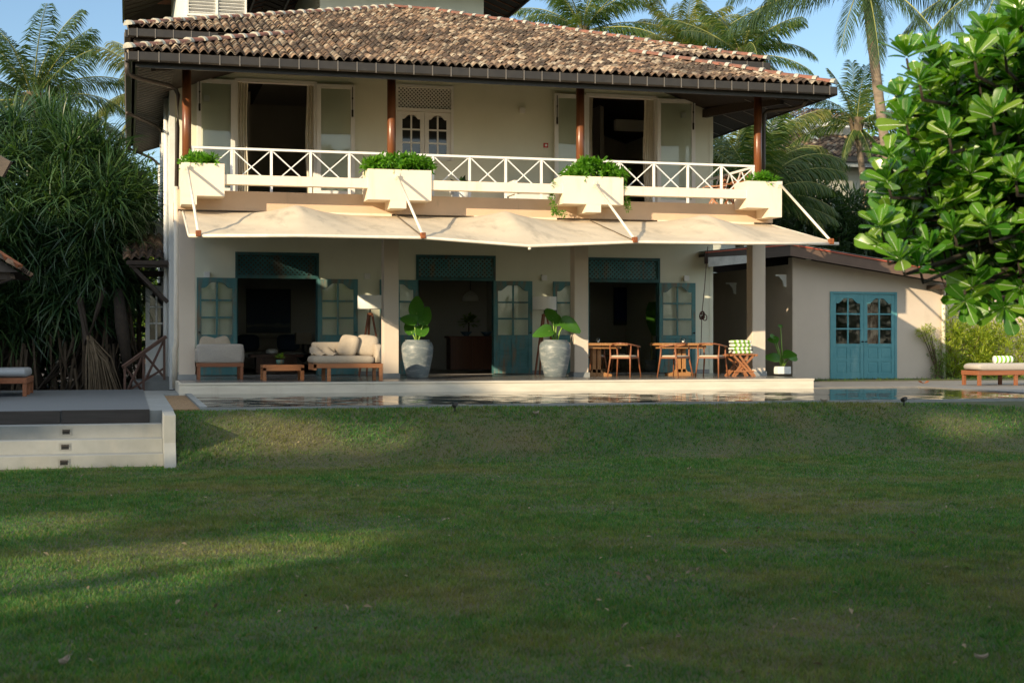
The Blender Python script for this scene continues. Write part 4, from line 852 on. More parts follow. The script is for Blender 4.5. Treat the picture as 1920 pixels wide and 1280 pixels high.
def dchair():
    t = thing('dining_chair', 'chair', 'chair', (0, 0, 0), 0, 'curved timber dining chairs')
    MB().box(-.25, .25, -.23, .25, .405, .44).build('seat_frame', TEAKD, t, bevel=.006); MB().pillow((0, .0, .455), .47, .45, .05, Matrix.Rotation(R(90), 3, 'X'), e=.25).build('seat_pad', SEAT, t, smooth=True)
    for sx in (-1, 1):
        MB().tube([(sx*.29, .27, 0), (sx*.245, .22, .42), (sx*.255, .19, .66)], [.014, .022, .016], 8).build('leg', TEAKD, t, smooth=True)
        MB().tube([(sx*.27, -.29, 0), (sx*.235, -.2, .42), (sx*.25, -.19, .69)], [.014, .022, .016], 8).build('leg', TEAKD, t, smooth=True)
    pts = []
    for i in range(15):
        g = math.pi*i/14; pts.append((.285*math.cos(g), .20-.46*math.sin(g)**.8, .665+.075*math.sin(g)))
    a = MB(); 
    for p, q in zip(pts, pts[1:]): a.bar(p, q, .05, .028)
    a.build('top_rail', TEAKD, t, smooth=False); return t
CH = dchair()
def put(px, py, rz, lb, first=False, dy=0):
    p = onz(px, py, 0)
    if first: CH.location = (p.x, p.y+dy, 0); CH.rotation_euler.z = rz; CH['label'] = lb
    else: dup(CH, (p.x, p.y+dy, 0), rz, lb)
put(1266, 706.5, .55, 'curved back timber chair at the left end of the table near the towels', True)
put(1334, 706, -.75, 'curved back timber chair at the right end of the table near the towels')
put(1170, 706.5, -.75, 'curved back timber chair at the right end of the table by the column')
put(1108, 704, .55, 'timber chair mostly hidden behind the third column')
put(1206, 701, R(-80), 'shaded timber chair at the table inside the right doorway', dy=2.0)
# folding stool and towels
p = onz(1391, 705.5, 0); t = thing('folding_stool', 'red brown folding stool with crossed legs carrying the striped towels', 'stool', (p.x, p.y+.1, 0))
mb = MB()
for k in range(6): mb.box(-.33, .33, -.22+.075*k, -.155+.075*k, .475, .50)
mb.box(-.33, -.27, -.22, .22, .45, .475).box(.27, .33, -.22, .22, .45, .475).build('seat', TEAK, t, bevel=.003)
for y in (-.2, .2):
    for s in (-1, 1):
        for o_ in (0, .12): MB().bar((s*(.24-o_*1.1), y+s*.014, .46), (-s*(.22+o_*.4), y+s*.014, 0), .045, .022, (0, 1, 0)).build('leg', TEAK, t)
for z, s in ((.10, 1), ): MB().box(-.24, .24, -.24, -.215, z, z+.035).box(-.24, .24, .215, .24, z, z+.035).build('stretcher', TEAK, t)
for i, lb in enumerate(('lowest folded striped towel, lying on the folding stool', 'second folded striped towel from the stool up', 'third folded striped towel from the stool up', 'topmost folded striped towel of the stack on the stool')):
    k = thing('folded_towel', lb, 'towel', (p.x+.01+.008*(-1)**i, p.y+.1, .50+.078*i), .02*(-1)**i, 'striped towels stacked on the stool')
    MB().pillow((0, 0, .039), .48-.01*i, .36, .084, Matrix.Rotation(R(90), 3, 'X'), e=.3).build('towel', TOWEL, k, smooth=True)
# rope hanging at the wall end
p = at(1327, 462, YC+.6); k = thing('hanging_rope', 'dark awning rope with a looped coil hanging at the right end of the house wall', 'rope', (p.x, p.y, 0))
A_ = lambda px, py: at(px, py, YC+.6)-Vector((p.x, p.y, 0))
MB().tube([A_(1327, 462), A_(1321, 540), A_(1316, 588), A_(1314, 660), A_(1313, 672)], .009, 6).build('line', ROPE, k, smooth=True)
mb = MB()
for j in range(5):
    c = A_(1317+random.uniform(-3, 3), 592+random.uniform(-4, 4)); rr = random.uniform(.06, .11); g0 = random.uniform(-.5, .5)
    mb.tube([(c.x+rr*math.cos(a)*(.7 if j else 1), c.y-.02*j, c.z+rr*math.sin(a+g0)) for a in [2*math.pi*i/14 for i in range(15)]], .012, 6)
mb.build('coil', ROPE, k, smooth=True)
# white trough plant right of the last column
p = onz(1467, 704, 0); t = thing('white_planter', 'small white trough at the right end of the terrace', 'planter', (p.x, p.y+1.6, 0)); p = at(1467, 700, t.location.y); t.location.x = p.x; OFF[t.name] = Vector(t.location)
MB().box(-.17, .17, -.12, .12, 0, .18).build('trough', WHITE, t, bevel=.01); MB().box(-.15, .15, -.10, .10, .18, .185).build('soil', SOIL, t)
k = thing('elephant_ear_plant', 'leafy elephant ear plant in the white trough beside the last column', 'plant', (t.location.x, t.location.y, .18), 0, 'elephant ear plants')
ear(k, [(-.2, -.1, .2, .36, 2.9, .2), (.16, -.1, .22, .4, .3, .1), (.0, -.15, .28, .36, -1.2, .1), (-.16, 0, .62, .3, 2.4, .3), (-.24, .05, .7, .26, .6, .4), (-.05, 0, .95, .16, 1.5, .8)])
# loungers
def lounger(name, lb, loc, rz):
    t = thing('sun_lounger', lb, 'sun lounger', loc, rz, 'cushioned teak sun loungers')
    leg4(t, (-.92, .0, .92), (-.30, .30), .30, .07, TEAKD); MB().box(-.97, .97, -.34, -.29, .23, .33).box(-.97, .97, .29, .34, .23, .33).box(-.97, -.92, -.29, .29, .23, .33).box(.92, .97, -.29, .29, .23, .33).box(-.92, .92, -.29, .29, .27, .30).build('frame', TEAKD, t, bevel=.004)
    MB().pillow((0, 0, .41), 1.9, .64, .17, Matrix.Rotation(R(90), 3, 'X'), e=.12).build('mattress', CUSHG if rz else LINEN, t, smooth=True); return t
t = lounger('', 'grey cushioned teak lounger by the pool edge carrying a rolled towel', (X(1818, 28.35)+.97, 28.35, -.195), 0)
q = at(1878, 684, 28.35); k = thing('rolled_towel', 'rolled white and green striped towel lying on the poolside lounger', 'towel', (q.x, 28.3, -.195+.50))
MB().tube([(-.22, 0, .07), (.20, 0, .07), (.24, 0, .07)], [.085, .085, .07], 16).build('roll', TOWEL, k, smooth=True)
p = onz(20, 745, -.2); lounger('', 'grey cushioned lounger at the left edge of the dark deck, nearer one', (p.x-.62, p.y-.4, -.2), R(90)); lounger('', 'grey cushioned lounger at the left edge of the dark deck, farther one', (p.x-.10, p.y+1.4, -.2), R(90))
# balcony furniture
def folding_chair(lb, loc, rz, mat=TEAK):
    t = thing('folding_chair', lb, 'chair', loc, rz, 'folding timber chairs on the balcony'); mb = MB()
    for k_ in range(5): mb.box(-.21, .21, -.2+.085*k_, -.14+.085*k_, .42, .44)
    mb.build('seat', mat, t)
    for s in (-1, 1):
        MB().bar((s*.22, -.25, 0), (s*.22, .26, .62), .03, .04).build('leg', mat, t); MB().bar((s*.19, .24, 0), (s*.19, -.32, .92), .03, .04).build('leg', mat, t); MB().bar((s*.25, -.3, .64), (s*.25, .2, .63), .05, .03).build('armrest', mat, t)
    mb = MB()
    for k_ in range(4): mb.bar((-.19, -.20-.04*k_, .60+.09*k_), (.19, -.20-.04*k_, .60+.09*k_), .05, .015)
    mb.build('backrest', mat, t); return t
zf = ZU
folding_chair('slatted folding chair behind the railing at the far right of the balcony', (X(1378, 31.4), 31.4, zf), R(100)); folding_chair('slatted folding chair against the wall end at the right of the balcony', (X(1340, 32.4), 32.4, zf), R(60)); folding_chair('orange brown folding chair behind the leftmost balcony planter', (X(384, 31.2), 31.2, zf), R(-80))
t = thing('balcony_bench', 'white upholstered bench low behind the balcony railing', 'bench', (X(1003, 32.3), 32.3, zf)); MB().box(-.55, .55, -.3, .3, .0, .30).build('base', WHITE, t, bevel=.01); MB().pillow((0, 0, .38), 1.12, .6, .16, Matrix.Rotation(R(90), 3, 'X'), e=.2).build('seat', SHADE, t, smooth=True); MB().box(-.6, -.5, -.3, .3, .3, .62).build('armrest', WHITE, t, bevel=.01)
t = thing('balcony_pot', 'white pot with a dark leafy sprig behind the balcony railing', 'potted plant', (X(864, 31.8), 31.8, zf)); MB().lathe([(.16, 0), (.26, .30), (.24, .3), (.001, .28)], n=20).build('pot', WHITE, t, smooth=True)
v = rdir(9, .5); np_obj('foliage', *scatter(*leaf_tpl(4, .35), frames(v, (0, 0, 1))*.42, np.tile(np.array(OFF[t.name])+[0, 0, .3], (9, 1))), HEDGE, t)
# ---- rooms: pictures, sofa, console, lamps
def picture(lb, px0, px1, py0, py1, Y, cols):
    x0, x1, z1, z0 = X(px0, Y), X(px1, Y), Z(.5*(px0+px1), py0, Y), Z(.5*(px0+px1), py1, Y)
    m, n, l, b = _mat('picture_paint'); tc = n.new('ShaderNodeTexCoord'); sp = n.new('ShaderNodeSeparateXYZ'); l.new(tc.outputs['Object'], sp.inputs[0])
    mr_ = n.new('ShaderNodeMapRange'); mr_.inputs[1].default_value = 0; mr_.inputs[2].default_value = z1-z0; t_ = _noise(n, l, 3, (1, 1, 6)); ad = n.new('ShaderNodeMath'); ad.operation = 'MULTIPLY_ADD'; ad.inputs[1].default_value = .25; l.new(t_.outputs[0], ad.inputs[0]); l.new(sp.outputs[2], ad.inputs[2]); l.new(ad.outputs[0], mr_.inputs[0])
    r = _ramp(n, cols); l.new(mr_.outputs[0], r.inputs[0]); l.new(r.outputs[0], b.inputs['Base Color']); b.inputs['Roughness'].default_value = .6
    t = thing('picture', lb, 'picture', ((x0+x1)/2, Y, z0)); w2 = (x1-x0)/2
    MB().box(-w2, w2, -.03, 0, 0, z1-z0).build('canvas', m, t); MB().box(-w2-.02, w2+.02, 0, .02, -.02, z1-z0+.02).build('backing', BLACK, t)
picture('large dark seascape painting above the sofa in the left room', 463, 544, 543, 623, 39.45, [(0, (.02, .04, .08)), (.22, (.05, .08, .12)), (.27, (.20, .22, .22)), (.33, (.03, .06, .12)), (1, (.012, .02, .05))])
picture('deep blue painting on the wall of the right room', 1152, 1191, 540, 608, 39.45, [(0, (.10, .11, .12)), (.15, (.05, .07, .12)), (.3, (.015, .04, .18)), (1, (.01, .03, .16))])
t = thing('room_sofa', 'dark blue sofa below the seascape inside the left room', 'sofa', (X(500, 38.3), 38.3, .01)); MB().box(-1.15, 1.15, -.4, .4, .08, .36).build('base', LINEN, t, bevel=.02); MB().pillow((0, .3, .62), 2.2, .55, .22, e=.2).build('backrest', LINEN, t, smooth=True); MB().pillow((0, -.05, .43), 2.1, .75, .18, Matrix.Rotation(R(90), 3, 'X'), e=.2).build('seat', LINEN, t, smooth=True)
NAVY = pm('navy_cushion', (.03, .05, .09), rough=.9)
for dx, lb in ((-.5, 'navy cushion at the left of the indoor sofa'), (.55, 'navy cushion at the right of the indoor sofa')):
    k = thing('cushion', lb, 'cushion', (X(500, 38.3)+dx, 38.15, .75), 0, 'loose sofa cushions'); MB().pillow((0, 0, 0), .6, .44, .18, Matrix.Rotation(R(-15), 3, 'X'), e=.5).build('cover', NAVY, k, smooth=True)
t = thing('room_table', 'dark chunky coffee table inside the left room', 'table', (X(517, 36.2), 36.2, .01)); MB().box(-.65, .65, -.35, .35, .38, .45).build('table_top', CONSOLEW, t, bevel=.005); MB().box(-.5, .5, -.25, .25, 0, .38).build('base', CONSOLEW, t)
k = thing('shell_ornament', 'pale coral ornament on the indoor coffee table', 'ornament', (X(509, 36.2), 36.1, .46)); MB().pillow((0, 0, .07), .30, .14, .2, e=.8).build('body', SHADE, k, smooth=True)
t = thing('table_lamp', 'indoor table lamp with a square beige shade beside the sofa', 'lamp', (X(568, 38), 38.0, .46)); MB().lathe([(.10, 0), (.10, .03), (.04, .05), (.03, .25), (.001, .26)], n=14).build('base', BLACK, t); MB().box(-.2, .2, -.2, .2, .25, .55).build('lamp_shade', LINENL, t, bevel=.005)
t = thing('side_table', 'round black side table carrying the indoor lamp', 'table', (X(568, 38), 38.0, .01)); MB().lathe([(.25, .41), (.25, .45), (.001, .45)], n=20).build('table_top', BLACK, t); MB().lathe([(.14, 0), (.20, .1), (.09, .2), (.2, .41)], n=16).build('base', BLACK, t)
t = thing('console_cabinet', 'dark mahogany cabinet facing the middle doorway', 'cabinet', (X(880, 36.2), 36.2, .01)); MB().box(-.55, .55, -.25, .25, .05, .86).build('body', CONSOLEW, t, bevel=.004); MB().box(-.6, .6, -.28, .28, .86, .91).build('table_top', CONSOLEW, t, bevel=.004)
MB().box(-.52, -.02, -.265, -.25, .1, .82).build('door', CONSOLEW, t); MB().box(.02, .52, -.265, -.25, .1, .82).build('door', CONSOLEW, t)
BLUEBOWL = pm('blue_bowl', (.06, .13, .22), rough=.25)
for px, lb in ((874, 'blue bowl under the bushy plant on the mahogany cabinet'), (912, 'empty blue bowl at the right of the mahogany cabinet')):
    k = thing('bowl', lb, 'bowl', (X(px, 36.1), 36.1, .92), 0, 'blue bowls'); MB().lathe([(.06, 0), (.07, .02), (.16, .11), (.15, .11), (.06, .03), (.001, .03)], n=20).build('bowl_body', BLUEBOWL, k, smooth=True)
t = thing('bushy_plant', 'dim bushy plant in the blue bowl on the mahogany cabinet', 'plant', (X(879, 36.15), 36.15, 1.02)); n_ = 160; v = rdir(n_, -.3); o_ = np.array(OFF[t.name]); np_obj('foliage', *scatter(*leaf_tpl(3, .5), frames(v, (0, 0, 1))*.12, v*RNG.uniform(.05, .24, (n_, 1))*[1, .7, 1]+o_+[0, 0, .22]), BUSH, t); MB().tube([(0, 0, 0), (0, 0, .25)], .02, 6).build('stem', BARK, t)
t = thing('pendant_lamp', 'white dome pendant lamp hanging in the middle room', 'lamp', (X(882, 37), 37, 1.85)); MB().lathe([(.22, 0), (.20, .12), (.10, .22), (.03, .26), (.001, .27)], n=20).build('lamp_shade', SHADE, t, smooth=True); MB().tube([(0, 0, .26), (0, 0, 1.63)], .008, 6).build('cord', BLACK, t)
p = at(1221, 605, 34.6); t = thing('hanging_leaf_plant', 'single big ribbed leaf plant inside the right doorway', 'plant', (p.x, 34.6, .01)); MB().tube([(0, 0, 0), (.02, 0, .9), (0, 0, 1.7)], .02, 6).build('stem', RACH, t); MB().lathe([(.14, 0), (.18, .3), (.001, .28)], n=16).build('pot', JAR, t, smooth=True)
tv = leaf_tpl(8, .55, .1, .2, lambda x: max(.03, math.sin(math.pi*(x*.9+.08))**.7)); np_obj('leaf', *scatter(*tv, frames(np.array([[.05, -.25, -.95]]), (0, -1, .1))*.85, np.array([[p.x-.02, 34.5, 1.78]])), ARUM, t, smooth=True)
# small things on the lawn
for px, py, lb in ((853, 779, 'small black spike light in the grass near the middle of the pool edge'), (1695, 764, 'small black spike light in the grass right of the outbuilding doors')):
    Y = 21.7; x = X(px, Y); t = thing('garden_light', lb, 'lamp', (x, Y, lawn_z(x, Y)), 0, 'spike lights in the grass'); MB().tube([(0, 0, -.05), (0, 0, .1)], .012, 6).build('spike', BLACK, t); MB().tube([(0, -.05, .13), (0, .05, .10)], .038, 10).build('head', BLACK, t); MB().tube([(0, -.054, .131), (0, -.05, .13)], .026, 10).build('lens', GUTTER, t)
for px, py, s in ((120, 1255, .045), (1545, 827, .06), (1840, 1236, .035), (1005, 845, .06)):
    p = onz(px, py, -.91); z_ = lawn_z(p.x, p.y)+.032; t = thing('fallen_leaf', {120: 'curled pale dead leaf lying on the near lawn at the lower left', 1545: 'small dry leaf lying on the lawn before the teal doors', 1840: 'long dry leaf lying on the near lawn at the lower right', 1005: 'small brown leaf lying at the foot of the grass slope'}[px], 'leaf', (p.x, p.y, z_), random.uniform(0, 3), 'dead leaves on the lawn')
    MB().grid(lambda u, v: ((u-.5)*s*2, (v-.5)*s*math.sin(math.pi*(u*.9+.05)), .4*s*(2*u-1)**2+.5*s*(2*v-1)**2), 6, 4).build('blade', pm('grey_dead_leaf', (.30, .25, .20), rough=.8), t, solid=.002)
p = onz(1732, 721, -.195); t = thing('fallen_leaf', 'orange dead leaf lying on the paving before the garden wall', 'leaf', (p.x, min(p.y, 31), -.19), 0, 'dead leaves on the lawn'); MB().grid(lambda u, v: ((u-.5)*.22, (v-.5)*.12, .05*(2*u-1)**2+.03), 4, 3).build('blade', RUST, t, solid=.002)
# ================================================================ vegetation
def frond(base, az, el, L, droop, nl=84, lw=.019, ll=.27, hang=.45, stalk=None, twist=0, pts=None, mat_w=1):
    m_ = 15; t = np.linspace(0, 1, m_)
    if pts is None:
        e = el-droop*t**1.25; a = az+twist*t; st = L/(m_-1)
        d = np.stack([np.cos(e)*np.cos(a), np.cos(e)*np.sin(a), np.sin(e)], -1); P = np.array(base)+np.concatenate([[[0, 0, 0]], np.cumsum(d[:-1]*st, 0)])
    else:
        q = np.array(pts, float); P = np.stack([np.interp(t, np.linspace(0, 1, len(q)), q[:, i]) for i in range(3)], -1); d = nrm(np.gradient(P, axis=0))
    if stalk is not None: stalk.tube(list(P), list(np.linspace(.028, .006, m_)*L/3.2), 5)
    tl = np.linspace(.12, .99, nl); out = []
    Pl = np.stack([np.interp(tl, t, P[:, i]) for i in range(3)], -1); T = nrm(np.stack([np.interp(tl, t, d[:, i]) for i in range(3)], -1))
    Sd = nrm(np.cross(T, [0, 0, 1.0001])); prof = np.sin(np.pi*(.12+.80*tl))**.6
    V = []; 
    for s in (-1, 1):
        a = (.55+.5*tl+RNG.normal(0, .06, nl))[:, None]; dr = Sd*s*np.cos(a)+T*np.sin(a); dr = nrm(dr-np.array([0, 0, 1])*(hang*RNG.uniform(.5, 1.3, nl))[:, None])
        l_ = (ll*L*prof*RNG.uniform(.85, 1.1, nl))[:, None]; p1 = Pl+dr*l_*.55; p2 = p1+nrm(dr-np.array([0, 0, .55+hang*.5]))*l_*.45; wv = T*lw*mat_w
        V.append(np.stack([Pl-wv*.4, Pl+wv*.4, p1-wv, p1+wv, p2-wv*.1, p2+wv*.1], 1))
    V = np.concatenate(V); n_ = len(V); F = np.array([[0, 1, 3, 2], [2, 3, 5, 4]])
    return V.reshape(-1, 3), (F[None]+(np.arange(n_)*6)[:, None, None]).reshape(-1, 4)
def palm(label, crown, base, L, fr, mat, tr=.16, group='coconut palms around the house', bend=.6, nuts=0, name='coconut_palm', lw=.019, nl=84, ll=.27):
    t = thing(name, label, 'palm tree', base, 0, group); st = MB(); parts = []; crown = Vector(crown); base = Vector(base)
    for f in fr:
        az, el, dr = f[:3]; LL = L*(f[3] if len(f) > 3 else 1); parts.append(frond(crown, az, el, LL, dr, nl, lw, ll, f[4] if len(f) > 4 else .5, st, f[5] if len(f) > 5 else 0))
    cr = np_obj('crown', *merge(parts), mat, t); st.build('frond_stalks', RACH, t, w=True, smooth=True)
    pts = [base+(crown-base)*(i/12)+Vector((math.sin(math.pi*i/12)*bend*.5, 0, 0)) for i in range(13)]
    mb = MB(); k = 40; pp = []; rr = []
    for i in range(k+1):
        s = i/k*12; j = min(int(s), 11); p = pts[j].lerp(pts[j+1], s-j); pp.append(p); rr.append(tr*(1.35-.5*min(1, i/k*2.2)) * (1+.07*(i % 2)))
    mb.tube(pp, rr, 12); mb.build('trunk', TRUNK, t, w=True, smooth=True)
    if L > 2:
        mb = MB()
        for i in range(10):
            g = i*2.4; mb.bar(crown+Vector((.1*math.cos(g), .1*math.sin(g), -.5)), crown+Vector((.28*math.cos(g), .28*math.sin(g), .25)), .16, .03)
        mb.build('husk', STRAW, t, w=True)
    return t
def rf(n, el0, el1, dr0, dr1, s0=.85, s1=1.1, az0=0):
    return [(az0+i*2.399+random.uniform(-.2, .2), el0+(el1-el0)*i/(n-1)+random.uniform(-.1, .1), random.uniform(dr0, dr1), random.uniform(s0, s1), random.uniform(.35, .7)) for i in range(n)]
def gp(px, Y, z=-.36): return (X(px, Y), Y, z)
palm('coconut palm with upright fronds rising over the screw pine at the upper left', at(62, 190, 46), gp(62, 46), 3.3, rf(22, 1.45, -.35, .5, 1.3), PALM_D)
palm('coconut palm behind the left eave, only yellowish frond tips showing', at(300, 175, 52), gp(320, 52), 3.2, rf(18, 1.2, -.5, .7, 1.4), PALM_Y)
palm('coconut palm rising behind the roof ridge, third palm from the left', at(1092, 62, 56), gp(1100, 56), 3.7, rf(24, 1.4, -.3, .6, 1.4), PALM_A)
palm('bushy coconut palm behind the roof slope, left one of a close pair', at(1282, 100, 54), gp(1290, 54), 3.1, rf(24, 1.45, -.2, .4, 1.3), PALM_Y)
palm('feathery coconut palm behind the roof corner, right one of a close pair', at(1392, 105, 50), gp(1400, 50), 3.0, rf(24, 1.4, -.3, .5, 1.3), PALM_A)
big = [(math.pi-.1, -.22, .35, 1.05, .8), (math.pi+.35, -.1, .45, 1.0, .75), (math.pi*1.22, -.75, .45, .72, .35), (-1.75, -1.0, .35, .72, .3), (-.9, -.55, .7, .9, .5), (.1, .1, 1.2, .95, .5), (.9, .4, 1.2), (1.9, .5, 1.1), (2.6, .4, 1.2), (math.pi-.5, .5, .9), (4.0, .5, 1.1), (5.4, .5, 1.1), (4.6, .9, .8), (1.2, 1.1, .8), (-1.35, -1.15, .3, .6, .3)]
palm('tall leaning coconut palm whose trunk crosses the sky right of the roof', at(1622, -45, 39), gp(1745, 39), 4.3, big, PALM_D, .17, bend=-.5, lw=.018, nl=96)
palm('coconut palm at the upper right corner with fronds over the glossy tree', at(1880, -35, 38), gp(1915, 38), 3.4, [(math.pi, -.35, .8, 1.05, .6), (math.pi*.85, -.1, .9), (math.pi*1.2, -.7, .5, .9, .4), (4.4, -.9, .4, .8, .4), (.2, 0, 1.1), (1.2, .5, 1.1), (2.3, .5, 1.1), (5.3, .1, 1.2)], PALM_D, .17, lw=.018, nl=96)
palm('young coconut palm with a thin trunk in front of the far house', at(1606, 235, 45), gp(1628, 45), 2.7, [(math.pi*.97, .35, 1.0, 1.05, .4), (math.pi*.9, .1, 1.0, .95, .5), (.1, .55, .7, .9, .3), (-.1, .2, 1.0, .8, .4), (1.4, 1.45, .2, .85, .2), (2.6, 1.3, .4, .8, .2), (.4, 1.2, .4, .8, .2), (4.5, 1.25, .5, .8, .3), (-.4, -.6, .7, .6, .5), (-2.6, -.7, .7, .6, .5), (-1.4, -.8, .5, .55, .4), (3.5, .7, 1.0, .9), (-1.2, .5, 1.1, .7), (1.5, .6, 1, .8)], PALM_A, .13, bend=.5, lw=.016)
palm('low palm with arching fronds beside the right end of the balcony', at(1418, 380, 38.0), gp(1418, 38.0), 3.05, [(-.25, 1.15, 1.75, 1.05, .7), (-.05, 1.0, 1.6, 1.05, .75), (-.5, .85, 1.3, .9, .7), (.2, 1.25, 1.5, 1.0, .6), (-.9, .6, 1.2, .8, .6), (.0, .35, 1.0, .85, .6), (-.15, .05, .6, .8, .5), (1.2, 1.4, .7), (2.2, 1.3, .8), (3.0, 1.1, 1.0), (3.3, .8, 1.1), (-2.0, 1.2, .9), (-1.5, 1.35, .7), (2.7, .6, 1.1), (-2.6, .7, 1.2), (.6, 1.45, .5)], PALM_A, .15, lw=.018, nl=96)
palm('leafy palm filling the gap between the house wall and the brown corner post', at(1372, 330, 41), gp(1372, 41), 3.2, rf(20, 1.4, -.2, .6, 1.4), PALM_Y)
# small palm just outside the frame, tips of one frond hang into the view
t = thing('garden_palm', 'garden palm overhanging the upper right corner with blurred near leaf tips', 'palm tree', (3.5, 1.9, -.93)); st = MB(); c = (3.5, 1.9, 2.25)
prs = [frond(c, 0, 0, 2.0, 0, 30, .012, .2, 1.2, st, pts=[c, (2.7, 2.05, 2.3), (2.0, 2.2, 2.0), (1.55, 2.3, 1.68)]), frond(c, 0, 0, 1.8, 0, 26, .012, .18, 1.2, st, pts=[c, (2.9, 2.2, 2.3), (2.3, 2.4, 2.0), (1.95, 2.5, 1.66)])]+[frond(c, a, .9, 1.8, 1.4, 30, .014, .27, .5, st) for a in (-1.2, -.2, .6, 1.3, 5.4)]
np_obj('crown', *merge(prs), PALM_Y, t); st.build('frond_stalks', RACH, t, w=True); MB().tube([(0, 0, 0), (.05, 0, 1.6), (0, 0, 3.2)], [.12, .09, .08], 10).build('trunk', TRUNK, t, smooth=True)

def rot_rand(n_, tilt=.5):
    a = RNG.uniform(0, 2*np.pi, n_); tx, ty = RNG.normal(0, tilt, n_), RNG.normal(0, tilt, n_); z = nrm(np.stack([tx, ty, np.ones(n_)], -1)); x = np.stack([np.cos(a), np.sin(a), np.zeros(n_)], -1)
    y = nrm(np.cross(z, x)); x = np.cross(y, z); return np.stack([x, y, z], -1)
# leafy clumps for bushes, hedges and trees
def clump(n_, tv, size, flat=.8): 
    v = rdir(n_); r_ = RNG.uniform(.35, 1, n_)[:, None]; d = nrm(v+RNG.normal(0, .5, (n_, 3))+[0, 0, .25]); M = frames(d, nrm(RNG.normal(0, .4, (n_, 3))+[0, 0, 1]))*(size*RNG.uniform(.7, 1.2, n_))[:, None, None]
    return scatter(*tv, M, v*r_*[1, 1, flat])
LT = leaf_tpl(2, .42, .05, .1); LN = leaf_tpl(2, .20, .04, .15)
LQ = (np.array([[0, 0, 0], [.5, -.25, 0], [1, 0, -.05], [.5, .25, 0]], float), np.array([[0, 1, 2, 3]])); CLS = [clump(44, LQ, .62) for _ in range(4)]
CLP = [clump(30, LT, .85) for _ in range(4)]
CL = [clump(46, LT, .30) for _ in range(4)]; CLN = [clump(80, LN, .50) for _ in range(4)]
def foliage(name, parent, C, rad, mat, tpls=CL):
    C = np.asarray(C, float); parts = []
    rad = np.broadcast_to(rad, (len(C),))
    for q in range(4):
        s = C[q::4]; parts.append(scatter(*tpls[q], rot_rand(len(s), .3)*rad[q::4][:, None, None], s)) if len(s) else None
    return np_obj(name, *merge(parts), mat, parent)
def bushy(name, label, cat, pxr, top, bot, Y, dY, nn, rad, mat, base_px, group=None, tpls=CL, trunk=.08):
    t = thing(name, label, cat, gp(base_px, Y), 0, group); C = []
    while len(C) < nn:
        px = random.uniform(*pxr); a = np.interp(px, *top); C.append(tuple(at(px, a+(bot-a)*random.random(), Y+random.uniform(-dY, dY))))
    foliage('crown', t, C, rad, mat, tpls); tr = MB(); b_ = Vector(gp(base_px, Y))
    for k in range(7): tr.tube([b_, b_.lerp(Vector(C[k]), .5)+Vector((0, .1, .2)), C[k]], [trunk, trunk*.7, trunk*.35], 6)
    tr.build('trunk', BARK, t, w=True); return t
# screw pine (pandanus) mass on the left
def strap_rosette(n_, L, w_, seg=5):
    V = []; F = []
    for k in range(n_):
        az = k*2.399+random.uniform(-.2, .2); el = 1.45-1.75*(k/n_)+random.uniform(-.15, .15); l_ = L*random.uniform(.75, 1.1); dr = random.uniform(.9, 1.9)*(.5+.7*k/n_); p = np.zeros(3); o = len(V)
        sd = np.array([-math.sin(az), math.cos(az), 0])
        for i in range(seg+1):
            ww = w_*(1-(i/seg)**2.2)*.5+.002; V += [p-sd*ww, p+sd*ww]; e = el-dr*(i/seg)**1.3
            p = p+np.array([math.cos(e)*math.cos(az), math.cos(e)*math.sin(az), math.sin(e)])*l_/seg
        F += [(o+2*i, o+2*i+1, o+2*i+3, o+2*i+2) for i in range(seg)]
    return np.array(V), np.array(F)
SRT = [strap_rosette(54, 1.15, .042) for _ in range(4)]
TOPP = ([-260, -100, 0, 60, 110, 150, 185, 215, 250, 280], [215, 195, 225, 215, 225, 240, 270, 305, 360, 430])
BOTP = ([-260, 0, 150, 220, 285], [690, 675, 650, 600, 520])
